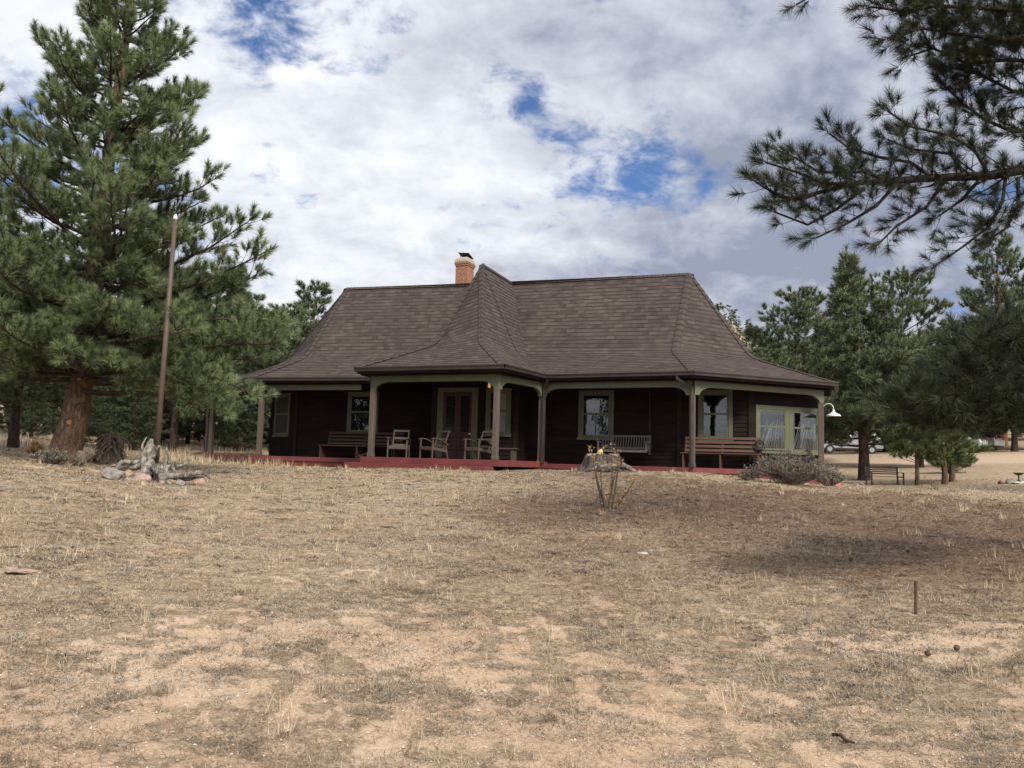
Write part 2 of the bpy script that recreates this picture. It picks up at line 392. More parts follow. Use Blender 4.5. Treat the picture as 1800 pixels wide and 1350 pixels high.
# ------------------------------------------------------------------ terrain
RR = np.array([0, 4, 5.5, 8, 12, 16, 20, 24, 29, 34, 42, 50, 60, 75, 100, 160, 300, 900.])
AZ = np.array([-50, -31.7, -22.4, -11.6, 0, 11.6, 22.4, 31.7, 50])
ZT = np.array([
 [0, 0, .12, .36, .72, 1.02, 1.30, 1.48, 1.68, 1.85, 2.2, 2.6, 3.1, 4.0, 5.8, 11, 24, 50],
 [0, 0, .12, .36, .72, 1.02, 1.28, 1.46, 1.64, 1.80, 2.15, 2.5, 3.0, 3.9, 5.6, 10, 20, 45],
 [0, 0, .11, .33, .66, .90, 1.10, 1.22, 1.28, 1.36, 1.80, 2.3, 2.9, 3.8, 5.4, 9, 17, 38],
 [0, 0, .10, .31, .63, .92, 1.14, 1.30, 1.26, 1.30, 1.5, 1.8, 2.3, 3.2, 4.8, 8, 14, 30],
 [0, 0, .09, .29, .62, .93, 1.20, 1.40, 1.42, 1.40, 1.5, 1.7, 2.1, 3.0, 4.5, 7, 12, 28],
 [0, 0, .08, .28, .60, .92, 1.26, 1.50, 1.46, 1.36, 1.4, 1.6, 2.1, 3.0, 4.5, 8, 14, 30],
 [0, 0, .08, .28, .58, .82, 1.04, 1.17, 1.08, .98, 1.25, 1.72, 2.35, 3.2, 4.8, 10, 20, 40],
 [0, 0, .08, .28, .56, .78, .98, 1.12, 1.14, 1.18, 1.55, 2.05, 2.65, 3.6, 5.4, 11, 22, 42],
 [0, 0, .08, .28, .56, .78, .98, 1.12, 1.2, 1.3, 1.7, 2.2, 2.8, 3.8, 5.8, 12, 24, 46]])
_fr = np.concatenate([np.arange(0, 60, .5), np.arange(60, 900.1, 8)]); _fa = np.arange(-50, 50.1, .5)
def _pre():
    t = np.array([np.interp(_fr, RR, row) for row in ZT])
    t = np.stack([np.interp(_fa, AZ, t[:, j]) for j in range(len(_fr))], 1)
    k = np.exp(-.5*(np.arange(-5, 6)/2.2)**2); k /= k.sum()
    for ax in (0, 1):
        pad = [(0, 0), (0, 0)]; pad[ax] = (5, 5); tp = np.pad(t, pad, mode='edge')
        t = sum(k[i]*np.take(tp, np.arange(i, i+t.shape[ax]), axis=ax) for i in range(11))
    return t
_T = _pre()
def gz(x, y):
    x = np.asarray(x, float); y = np.asarray(y, float)
    r = np.hypot(x, y); a = np.degrees(np.arctan2(x, y)); side = np.clip((np.abs(a)-60)/60, 0, 1)
    ac = np.clip(a, -50, 50)
    ia = np.clip((ac+50)/.5, 0, len(_fa)-1.001); i0 = ia.astype(int); fa = ia-i0
    jr = np.clip(np.interp(r, _fr, np.arange(len(_fr))), 0, len(_fr)-1.001); j0 = jr.astype(int); fr = jr-j0
    f = lambda i: _T[i, j0]*(1-fr)+_T[i, j0+1]*fr
    z = f(i0)*(1-fa)+f(i0+1)*fa
    return z*(1-side)+side*(np.interp(r, [0, 5, 20, 100, 900], [0, .05, .3, 2.5, 30]))
def gzf(x, y): return float(gz(np.array([x]), np.array([y]))[0])
def ground_at(px, Y): 
    """point on the ground straight below image column px at depth Y"""
    x = (px-900)/FPX*Y
    return Vector((x, Y, gzf(x, Y)))
def cover_fn(x, y):
    """0 = bare sand, 1 = matted dry grass"""
    r = np.hypot(x, y)
    big = fbm(x, y, .22, 11, 3); mid = fbm(x, y, 1.3, 21, 3); fine = fbm(x, y, 7.0, 31, 3)
    trend = np.interp(r, [3, 5, 7, 10, 14, 22, 30, 60], [.0, .015, .045, .11, .17, .20, .20, .17])
    trend = trend-.22*np.exp(-((x-3.7)**2/.9+(y-7.0)**2/.35))-.12*np.exp(-((x-1.2)**2/1.2+(y-4.4)**2/.5))-.10*np.exp(-((x+1.2)**2/2+(y-6.6)**2/.7))
    trend = trend-.15*np.exp(-((x+8.3)**2/10+(y-17)**2/8))
    v = .16*big+.30*mid+.54*fine+trend
    return np.clip((v-.44)/.13, 0, 1)

def litter_fn(x, y):
    n = fbm(x, y, .5, 401, 3)
    return np.clip(1.6*np.exp(-((x-6.2)**2/34+(y-14.5)**2/34))+(n-.5)*1.3-.12, 0, 1)
def build_ground():
    rs = [.0]+list(np.exp(np.arange(math.log(.6), math.log(900), .0125)))
    az = np.concatenate([np.arange(-180, -50, 5), np.arange(-50, -36, 1), np.arange(-36, 36.01, .2), np.arange(37, 51, 1), np.arange(55, 180, 5)])
    rs = np.array(rs); nr, na = len(rs), len(az)
    Rg, A = np.meshgrid(rs, np.radians(az), indexing='ij')
    X = Rg*np.sin(A); Y = Rg*np.cos(A); Z = gz(X, Y)
    cov = cover_fn(X, Y); near = np.clip((60-Rg)/40, 0, 1)
    Z = Z+near*((fbm(X, Y, .35, 51, 3)-.5)*.10+(fbm(X, Y, 2.2, 61, 3)-.5)*.035*(.4+cov)+(fbm(X, Y, 9, 71, 2)-.5)*.026*(.3+cov))
    Z = Z+np.clip((Rg-70)/200, 0, 1)*(fbm(X, Y, .02, 81, 4)-.5)*14
    V = np.stack([X, Y, Z], -1).reshape(-1, 3)
    i, j = np.meshgrid(np.arange(nr-1), np.arange(na), indexing='ij'); j2 = (j+1) % na
    F = np.stack([i*na+j, i*na+j2, (i+1)*na+j2, (i+1)*na+j], -1).reshape(-1, 4)[:, ::-1]
    me = bpy.data.meshes.new('ground'); me.vertices.add(len(V)); me.vertices.foreach_set('co', V.astype(np.float32).ravel())
    me.loops.add(F.size); me.loops.foreach_set('vertex_index', F.astype(np.int32).ravel())
    me.polygons.add(len(F)); me.polygons.foreach_set('loop_start', np.arange(0, F.size, 4, dtype=np.int32))
    me.polygons.foreach_set('use_smooth', np.ones(len(F), bool))
    a = me.attributes.new('cover', 'FLOAT', 'POINT'); a.data.foreach_set('value', cov.astype(np.float32).ravel())
    a3 = me.attributes.new('litter', 'FLOAT', 'POINT'); a3.data.foreach_set('value', litter_fn(X, Y).astype(np.float32).ravel())
    # the gravel drive beyond the lawn
    az_d = np.degrees(A); road = np.exp(-((Rg-(57+(az_d-25)*.15))/2.4)**4)*(az_d > 5)
    a2 = me.attributes.new('drive', 'FLOAT', 'POINT'); a2.data.foreach_set('value', road.astype(np.float32).ravel())
    me.update(calc_edges=True)
    m, t, p = newmat('dry_ground')
    co = t.new('ShaderNodeTexCoord').outputs['Object']
    cv = t.new('ShaderNodeAttribute', attribute_name='cover').outputs['Fac']; dr = t.new('ShaderNodeAttribute', attribute_name='drive').outputs['Fac']
    n1 = t.noise(co, 1.1, 6, .6); n2 = t.noise(co, 38, 4, .7); n3 = t.noise(co, 170, 3, .7); n4 = t.noise(co, .25, 4, .55)
    nst = t.math('ADD', t.math('MULTIPLY', t.noise(t.mapping(co, (16, 42, 20), (0, 0, 0), (0, 0, .5)), 1, 5, .72, 1.2), .6), t.math('MULTIPLY', t.noise(t.mapping(co, (4, 9, 5)), 1, 4, .7, .6), .4))
    sand = t.mix(t.ramp(n1, .3, .7), (.46, .340, .235, 1), (.58, .45, .325, 1))
    sand = t.mix(t.ramp(n4, .35, .65, 0, .6), sand, (.48, .335, .225, 1))
    sand = t.mix(t.ramp(n2, .35, .72), t.mix(1.0, sand, (.78, .76, .74, 1), 'MULTIPLY'), t.mix(1.0, sand, (1.10, 1.10, 1.10, 1), 'MULTIPLY'))
    vo = t.new('ShaderNodeTexVoronoi'); t.put(vo.inputs['Vector'], co); vo.inputs['Scale'].default_value = 52
    peb = t.math('LESS_THAN', vo.outputs['Distance'], .20); pk = t.new('ShaderNodeSeparateColor'); t.put(pk.inputs[0], vo.outputs['Color'])
    sand = t.mix(t.math('MULTIPLY', peb, t.ramp(pk.outputs[0], .70, .76)), sand, t.mix(pk.outputs[1], (.30, .21, .16, 1), (.74, .66, .56, 1)))
    thatch = t.mix(t.ramp(nst, .36, .64), (.090, .067, .047, 1), (.48, .385, .265, 1))
    thatch = t.mix(t.ramp(n1, .42, .72, 0, .55), thatch, (.215, .168, .115, 1))
    f = t.ramp(t.math('ADD', cv, t.math('MULTIPLY', t.math('SUBTRACT', n2, .5), 2.0)), .28, .72)
    c = t.mix(t.math('MULTIPLY', f, .86), sand, thatch)
    lt = t.new('ShaderNodeAttribute', attribute_name='litter').outputs['Fac']
    c = t.mix(t.math('MULTIPLY', t.ramp(t.math('ADD', lt, t.math('MULTIPLY', t.math('SUBTRACT', n2, .5), .5)), .2, .8), .8), c, t.mix(t.ramp(nst, .36, .64), (.085, .058, .042, 1), (.31, .215, .150, 1)))
    c = t.mix(t.math('MULTIPLY', dr, .8), c, (.43, .325, .235, 1))
    t.put(p.inputs['Base Color'], c); p.inputs['Roughness'].default_value = .97; p.inputs['Specular IOR Level'].default_value = .1
    hh = t.math('ADD', t.math('MULTIPLY', n2, .8), t.math('ADD', t.math('MULTIPLY', n3, .35), t.math('MULTIPLY', nst, f)))
    bump(t, p, hh, .8, .022)
    o = link('ground', me, m); o['kind'] = 'structure'
build_ground()

# far hill on the right with its wood
def build_hill():
    c = at(1330, 700, 330); n = 60
    xs = np.linspace(-170, 260, 90); ys = np.linspace(-110, 160, 50); X, Y = np.meshgrid(xs, ys, indexing='ij')
    H = 60*np.exp(-((X+42)/60)**2-((Y-20)/80)**2)+36*np.exp(-((X-120)/110)**2-((Y-30)/90)**2)+(fbm(X, Y, .03, 5, 4)-.5)*16
    V = [(c.x+x, c.y+y, 8+max(h, -6)) for x, y, h in zip(X.ravel(), Y.ravel(), H.ravel())]
    m = len(ys); F = [(i*m+j, (i+1)*m+j, (i+1)*m+j+1, i*m+j+1) for i in range(len(xs)-1) for j in range(m-1)]
    me = bpy.data.meshes.new('hill'); me.from_pydata(V, [], F); me.polygons.foreach_set('use_smooth', [True]*len(F))
    o = link('hill', me, simple('hill_soil', (.20, .15, .10, 1), (.38, .30, .215, 1), .95, .06, bmp=0)); o['kind'] = 'structure'
    rng = np.random.RandomState(4); T = []; tint = []
    for k in range(4200):
        x, y = rng.uniform(-165, 250), rng.uniform(-105, 90)
        h = 60*math.exp(-((x+42)/60)**2-((y-20)/80)**2)+36*math.exp(-((x-120)/110)**2-((y-30)/90)**2)
        if rng.rand() < .35 and 46 < h < 56 and x > -42: continue
        b = np.array([c.x+x, c.y+y, 6+h]); ht = rng.uniform(5, 10.5); wd = ht*rng.uniform(.2, .34); q = rng.rand()
        for i in range(46):
            s = rng.rand()**.8; a = rng.rand()*6.28; rr = wd*(1-s)**.75*rng.uniform(.55, 1.05)+.1
            pc = b+np.array([math.cos(a)*rr, math.sin(a)*rr, ht*(.12+.88*s)])
            e = rng.randn(3, 3)*np.array([.55, .55, .42]); T.append(pc+e); tint.append(.25*q+.55*rng.rand()*s+.1)
    w_ = tri_mesh('far_wood', np.array(T), np.array(tint), needle_mat('far_wood_leaves', (.040, .055, .034, 1), (.080, .096, .058, 1), (.135, .145, .090, 1)))
    tag(w_, kind='stuff', label='distant pine wood covering the hill behind the house', cat='wood')
build_hill()

# ------------------------------------------------------------------ the house
HR = .378; HO = Vector((5.40, 24.5, 0))
house = thing('ranch_house', 'brown shingled farmhouse with bell-cast hipped roof, green trim and wraparound porch', 'house', HO, -HR)
cR, sR = math.cos(HR), math.sin(HR)
def to_world(p, q, z=0): return Vector((HO.x+p*cR+q*sR, HO.y-p*sR+q*cR, z))
def p_at(px, q):
    k = (px-900)/FPX                      # (x)/(y)=k (roll/pitch neglected near the horizon)
    return (k*(HO.y+q*cR)-HO.x-q*sR)/(cR+k*sR)
ZE, ZB, ZR = EYE+2.87, EYE+3.78, EYE+6.95
FL = EYE+.01; FLB = EYE+.07
PROF = [(0, 0), (.35, .36), (.75, .76), (1.0, 1.0)]           # eave->bend, fractions
def profile_chain(e, b, r):
    """3-D chain from eave corner through bend to ridge"""
    e, b, r = Vector((*e, ZE)), Vector((*b, ZB)), Vector(r)
    ch = []
    for k in range(11):
        if k <= 3: ch.append(e.lerp(b, k*.23))
        elif k == 4:
            ch.append((e.lerp(b, .86)*.5+e.lerp(b, .86)*.5))
        elif k == 5: ch.append(e.lerp(b, .94).lerp(b.lerp(r, .05), .30))
        elif k == 6: ch.append(b.lerp(r, .055).lerp(e.lerp(b, .94), .12))
        elif k == 7: ch.append(b.lerp(r, .13))
        elif k == 8: ch.append(b.lerp(r, .30))
        elif k == 9: ch.append(b.lerp(r, .62))
        else: ch.append(r)
    return ch
def resample(ch, n):
    d = [0]
    for i in range(1, len(ch)): d.append(d[-1]+(ch[i]-ch[i-1]).length)
    out = []
    for k in range(n+1):
        s = d[-1]*k/n; i = 1
        while i < len(ch)-1 and d[i] < s: i += 1
        f = (s-d[i-1])/max(d[i]-d[i-1], 1e-6); out.append(ch[i-1].lerp(ch[i], f))
    return out, d[-1]
def facet(mb, A, B, ncourse):
    """overlapping shingle courses between two chains"""
    a, la = resample(A, ncourse); b, lb = resample(B, ncourse)
    e = (b[0]-a[0]); e.normalize()
    for k in range(ncourse):
        p0, p1, p2, p3 = a[k], b[k], b[k+1], a[k+1]
        nrm = (p1-p0).cross(p3-p0)
        if nrm.length < 1e-6: nrm = (p2-p1).cross(p3-p2)
        if nrm.length < 1e-7: continue
        nrm.normalize()
        lift = nrm*.013; tl = nrm*.003
        v0, v1 = k*.142, (k+1)*.142
        us = [q.dot(e) for q in (p0, p1, p2, p3)]
        q0, q1, q2, q3 = p0+lift, p1+lift, p2+tl, p3+tl
        mb.quad(q0, q1, q2, q3, uv=[(us[0], v0+.004), (us[1], v0+.004), (us[2], v1-.002), (us[3], v1-.002)])
        mb.quad(p0-nrm*.002, p1-nrm*.002, q1, q0, uv=[(us[0], v0+.01), (us[1], v0+.01), (us[1], v0+.02), (us[0], v0+.02)])
def caps(mb, ch, n1, n2, wd=.15, step=.142, rise=.03):
    """hip / ridge cap shingles along a chain, n1,n2 = sideways directions"""
    d = sum((ch[i+1]-ch[i]).length for i in range(len(ch)-1)); n = max(1, int(d/step)); pts, _ = resample(ch, n)
    n1, n2 = Vector(n1).normalized(), Vector(n2).normalized(); rr = random.Random(n)
    for i in range(n):
        a, b = pts[i], pts[i+1]; up = -(n1+n2)
        up = Vector((0, 0, 1)) if up.length < 1e-3 else up.normalized()
        lo, hi = a+up*(rise+.014), b+up*rise
        vv = rr.uniform(0, 60); uu = rr.uniform(0, 60)
        for nn in (n1, n2):
            uvs = [(uu, vv), (uu+.1, vv), (uu+.1, vv+.1), (uu, vv+.1)]
            mb.quad(lo, lo+nn*wd, hi+nn*wd, hi, uv=uvs); 
            mb.quad(lo, lo+nn*wd, lo+nn*wd-up*.02, lo-up*.02, uv=uvs)
def seg_dir(A, B, k): return (B[k]-A[k]).normalized()
def roof_part(name, corners, capsat, capstop=(), ncourse=33):
    mb = MB(); chains = [profile_chain(e, b, r) for e, b, r in corners]
    for i, j in capsat['facets']: facet(mb, chains[i], chains[j], ncourse)
    for i, l, r_ in capsat['hips']:
        C = chains[i]; L, Q = chains[l], chains[r_]
        m = len(C)
        pts = C; nn = 24; P_, _ = resample(C, nn); Ls, _ = resample(L, nn); Qs, _ = resample(Q, nn)
        for k in range(nn):
            da = (Ls[k]-P_[k]); db = (Qs[k]-P_[k]); t = (P_[k+1]-P_[k]).normalized()
            da = da-t*da.dot(t); db = db-t*db.dot(t)
            if da.length < .05: da = (Ls[k-3]-P_[k-3]); da = da-t*da.dot(t)
            if db.length < .05: db = (Qs[k-3]-P_[k-3]); db = db-t*db.dot(t)
            caps(mb, [P_[k], P_[k+1]], da, db)
    for a, b, n1, n2 in capstop: caps(mb, [Vector(a), Vector(b)], n1, n2, wd=.16)
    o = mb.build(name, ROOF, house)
    return o, chains
rRL, rRJ, rRR = (-14.75, 3.85, ZR), (-7.75, 4.5, ZR-.02), (-.92, 4.75, ZR)
main_c = [((-16.15, 0), (-15.05, 1.65), rRL), ((-8.3, .72), (-8.0, 2.5), rRJ), ((0, 0), (-.97, 2.25), rRR), ((3.88, 3.77), (1.28, 4.38), rRR),
          ((3.88, 6.0), (1.28, 5.5), rRR), ((0, 9.6), (-.97, 7.3), rRR), ((-16.15, 9.3), (-15.05, 7.0), rRL), ((-20.6, 6.4), (-17.6, 5.4), rRL), ((-20.6, 2.3), (-17.2, 3.3), rRL)]
roof_part('roof', main_c, dict(facets=[(0, 1), (1, 2), (2, 3), (3, 4), (4, 5), (5, 6), (6, 7), (7, 8), (8, 0)], hips=[(0, 8, 1), (2, 1, 3), (3, 2, 4), (5, 4, 6), (6, 5, 7), (7, 6, 8), (8, 7, 0)]),
          [(rRL, rRJ, (.05, -.62, -.6), (0, .62, -.6)), (rRJ, rRR, (.05, -.62, -.6), (0, .62, -.6))])
# cross wing over the projecting porch
BL_, BR_ = (-10.2, -2.27), (-5.15, -2.37)
ap = (-7.7, 1.6, ZR+.03); apj = (-7.72, 4.5, ZR-.01)
wing_c = [((-10.2, 3.2), (-8.35, 3.0), apj), (BL_, (-8.30, -.60), ap), (BR_, (-6.42, -1.15), ap), ((-4.85, 1.2), (-6.28, 1.6), ap), ((-4.8, 3.2), (-6.25, 3.2), apj)]
def wing():
    mb = MB(); chains = [profile_chain(e, b, r) for e, b, r in wing_c]
    for i, j in ((0, 1), (1, 2), (2, 3), (3, 4)): facet(mb, chains[i], chains[j], 33)
    nn = 24
    for i, l, r_ in ((1, 0, 2), (2, 1, 3)):
        P_, _ = resample(chains[i], nn); Ls, _ = resample(chains[l], nn); Qs, _ = resample(chains[r_], nn)
        for k in range(nn):
            t = (P_[k+1]-P_[k]).normalized(); da = Ls[k]-P_[k]; db = Qs[k]-P_[k]
            if da.length < .06: da = Ls[k-4]-P_[k-4]
            if db.length < .06: db = Qs[k-4]-P_[k-4]
            da = da-t*da.dot(t); db = db-t*db.dot(t)
            caps(mb, [P_[k], P_[k+1]], da, db)
    P_, _ = resample(chains[3], nn)
    caps(mb, [Vector(ap), Vector(apj)], (.55, 0, -.8), (-.55, 0, -.8), wd=.16)
    for k in range(nn-1):                    # seam cap running down the right slope
        caps(mb, [P_[k], P_[k+1]], (chains[2][4]-chains[3][4]), (chains[4][4]-chains[3][4]), wd=.13, rise=.02)
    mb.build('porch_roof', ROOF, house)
wing()

def segs(pts): return list(zip(pts[:-1], pts[1:]))
MIDP = (-8.3, .72)
front = [(-20.6, 6.4), (-20.6, 2.3), (-16.15, 0), MIDP, (0, 0), (3.88, 3.77), (3.88, 6.0), (0, 9.6)]
# gutters: one part per straight run seen
def gutter_run(a, b, za=ZE, ext=.06):
    mb = MB(); a3, b3 = Vector((*a, za)), Vector((*b, za)); d = (b3-a3).normalized(); nrm = Vector((d.y, -d.x, 0))
    if nrm.y > 0 and abs(d.x) > .5: nrm = -nrm
    pr = [(0.0, .015), (.13, .02), (.135, -.01), (.105, -.06), (.10, -.115), (.0, -.125), (.0, -.11), (.085, -.10), (.09, -.055), (.12, -.005), (.0, -.004)]
    L = (b3-a3).length
    vs = []
    for s in (-ext, L+ext):
        for o_, z_ in pr: vs.append(a3+d*s+nrm*o_+Vector((0, 0, z_-.005)))
    n = len(pr); mb.add(vs, [tuple(range(n))[::-1], tuple(range(n, 2*n))]+[(i, (i+1) % n, n+(i+1) % n, n+i) for i in range(n)])
    mb.build('gutter', GUTTER, house)
CDc = (-4.85, .42)
for a, b in (((-20.6, 2.3), (-16.15, 0)), ((-16.15, 0), (-10.26, .52)), (BL_, BR_), (BR_, CDc), (CDc, (0, 0)), ((0, 0), (3.88, 3.77)), ((3.88, 3.77), (3.88, 6.0))):
    gutter_run(a, b)
def gutter_left_return():
    mb = MB(); mb.bar((BL_[0]-.005, BL_[1]-.02, ZE-.075), (-10.2, .5, ZE-.075), .1, .14); mb.build('gutter', GUTTER, house)
gutter_left_return()
# ceiling / soffit, fascia
def soffit():
    mb = MB(); z = EYE+2.63
    poly = [(-20.4, 2.4), (-16.1, .18), MIDP, (-.03, .15), (3.75, 3.85), (3.75, 6.0), (0, 9.5), (-16.1, 9.2), (-20.4, 6.3)]
    mb.prism([(*p, z) for p in poly], None, None, (0, 0, .06))
    mb.prism([(-10.12, -2.2, z+.003), (-5.22, -2.3, z+.003), (-4.95, 1.1, z+.003), (-10.12, 1.1, z+.003)], None, None, (0, 0, .06))
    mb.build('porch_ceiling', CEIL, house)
soffit()
def fascia(a, b):
    mb = MB(); a3, b3 = Vector((*a, 0)), Vector((*b, 0)); d = (b3-a3).normalized(); inn = Vector((-d.y, d.x, 0))
    mb.bar(a3+inn*.03+Vector((0, 0, ZE-.10)), b3+inn*.03+Vector((0, 0, ZE-.10)), .04, .19); return mb.build('fascia', TRIM_BROWN, house)
for a, b in (((-20.6, 2.3), (-16.15, 0)), ((-16.15, 0), (-10.2, .55)), (BL_, BR_), (BR_, CDc), (CDc, (0, 0)), ((0, 0), (3.88, 3.77))): fascia(a, b)
# arched green beams between posts
PBL, PBR, PCD, PDE, PEF = (-9.80, -1.90), (-5.50, -1.98), (-5.03, .72), (-.10, .42), (3.46, 3.86)
PAL, PLL = (-16.0, .45), (-20.1, 2.55)
def arched_beam(a, b, top=EYE+2.64, h=.20, drop=.25, run=.5, th=.12, ends=(1, 1)):
    a3, b3 = Vector((*a, 0)), Vector((*b, 0)); d = (b3-a3); L = d.length; d.normalize(); sd = Vector((-d.y, d.x, 0))*th
    prof = [(-.09, top), (L+.09, top)]
    def arc(flag, rev):
        pts = []
        for k in range(9):
            t = k/8; a_ = t*math.pi/2
            pts.append((.09+run*(1-math.cos(a_)), top-h-drop*(1-math.sin(a_))))
        return pts if flag else [(.0, top-h)]
    right = [(L-x, z) for x, z in arc(ends[1], 0)]; left = arc(ends[0], 0)
    if ends[1]: prof += [(L+.09, top-h-drop)]+right
    else: prof += [(L+.09, top-h)]
    prof += left[::-1]+([(-.09, top-h-drop)] if ends[0] else [(-.09, top-h)])
    mb = MB(); mb.prism([a3+d*x+Vector((0, 0, z))-sd*.5 for x, z in prof], None, None, sd)
    mb.build('porch_beam', GREEN, house, bevel=.006)
arched_beam(PBL, PBR); arched_beam((PBR[0]+.01, PBR[1]+.12), (PCD[0], PCD[1]-.1)); arched_beam((PCD[0]+.06, PCD[1]), (PDE[0]-.1, PDE[1]))
arched_beam((PDE[0]+.1, PDE[1]+.06), PEF, h=.19); arched_beam(PAL, (p_at(631, .62), .62), ends=(0, 0)); arched_beam((PLL[0], PLL[1]), (PAL[0]-.1, PAL[1]+.05), ends=(0, 0))
def post(pq, z0, z1=EYE+2.22, s=.165):
    mb = MB(); mb.box((pq[0], pq[1], (z0+z1)/2), (s, s, z1-z0)); mb.box((pq[0], pq[1], z0+.06), (s+.03, s+.03, .12))
    mb.build('porch_post', POST, house, bevel=.012)
post(PBL, FLB); post(PBR, FLB); post(PCD, FL); post(PDE, FL); post(PEF, FL-.35, s=.18); post(PAL, FL, z1=EYE+2.46); post(PLL, FL, z1=EYE+2.46)
# floors (red boards) with two-step edge
def floor_slab(name, poly, z, depth):
    mb = MB(); mb.prism([(*p, z-depth) for p in poly], None, None, (0, 0, depth)); mb.build(name, RED, house, bevel=.01)
floor_slab('porch_floor', [(-20.35, 2.35), (-16.1, .1), (-10.1, .6), (-4.8, .6), (-.02, .12), (3.55, 3.60), (3.6, 7), (-20.35, 7)], FL, .16)
floor_slab('foundation', [(-20.31, 2.37), (-16.1, .14), (-10.1, .64), (-4.8, .64), (-.02, .16), (3.51, 3.64), (3.56, 7), (-20.31, 7)], FL-.16, .8)
floor_slab('porch_floor', [(-10.05, -2.12), (-5.25, -2.22), (-4.82, .8), (-10.05, .8)], FLB, .19)
floor_slab('porch_step', [(-10.45, -2.42), (-5.6, -2.46), (-5.45, -2.15), (-10.0, -2.05), (-10.0, .4), (-10.45, .4)], FLB-.19, .6)
# lap-sided walls
WL = [(-18.1, 9.0), (-18.05, 3.68), (-16.0, 2.62), None, None, (1.45, 2.62), (3.5, 4.70), (3.5, 7.5)]
bayl, bayr = p_at(764, 1.5), p_at(912, 1.5)
WALL = [(-18.1, 9.0), (-18.05, 3.68), (-16.0, 2.62), (bayl, 2.62), (bayl, 1.5), (bayr, 1.5), (bayr, 2.62), (1.45, 2.62), (3.40, 4.60), (3.40, 7.5), (0, 9.0)]
def lap_wall(a, b, z0=FL-.02, z1=EYE+2.64, step=.135):
    mb = MB(); a3, b3 = Vector((*a, 0)), Vector((*b, 0)); d = (b3-a3).normalized(); out = Vector((d.y, -d.x, 0))
    z = z0; U = Vector((0, 0, 1))
    while z < z1:
        zt = min(z+step, z1)
        mb.quad(a3+out*.026+U*z, b3+out*.026+U*z, b3+out*.004+U*zt, a3+out*.004+U*zt)
        mb.quad(a3+U*z, b3+U*z, b3+out*.026+U*z, a3+out*.026+U*z)
        z += step
    mb.quad(a3-out*.1+U*z0, b3-out*.1+U*z0, b3-out*.1+U*z1, a3-out*.1+U*z1)
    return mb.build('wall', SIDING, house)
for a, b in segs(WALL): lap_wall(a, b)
def corner_board(pq, wd=.15, z0=FL, z1=EYE+2.62):
    mb = MB(); mb.box((pq[0], pq[1], (z0+z1)/2), (wd, .09, z1-z0)); mb.build('corner_board', TRIM_BROWN, house)
for pq in ((-16.0, 2.61), (bayl+.05, 1.49), (bayr-.05, 1.49), (1.40, 2.61)): corner_board(pq)
corner_board((p_at(783-20, 1.5)+.02, 1.486), .12); corner_board((p_at(1196, 2.62), 2.61), .13)

class Wall:
    """placing things on a wall segment: u along, out outward"""
    def __init__(s, a, b):
        s.a = Vector((*a, 0)); s.d = (Vector((*b, 0))-s.a).normalized(); s.out = Vector((s.d.y, -s.d.x, 0))
    def P(s, u, z, o=0): return s.a+s.d*u+s.out*o+Vector((0, 0, z))
    def u_at(s, px):
        """distance along the wall where image column px meets it"""
        lo, hi = -3., 30.
        f = lambda u: (lambda q: q.x-(px-900)/FPX*q.y)(to_world(*(s.a+s.d*u).xy))
        for _ in range(60):
            m = (lo+hi)/2
            if f(m) < 0: lo = m
            else: hi = m
        return lo
def bx(mb, wl, u0, u1, z0, z1, o0, o1):
    vs = [wl.P(u, z, o) for o in (o0, o1) for z in (z0, z1) for u in (u0, u1)]
    mb.add(vs, [(0, 2, 3, 1), (4, 5, 7, 6), (0, 1, 5, 4), (2, 6, 7, 3), (0, 4, 6, 2), (1, 3, 7, 5)])
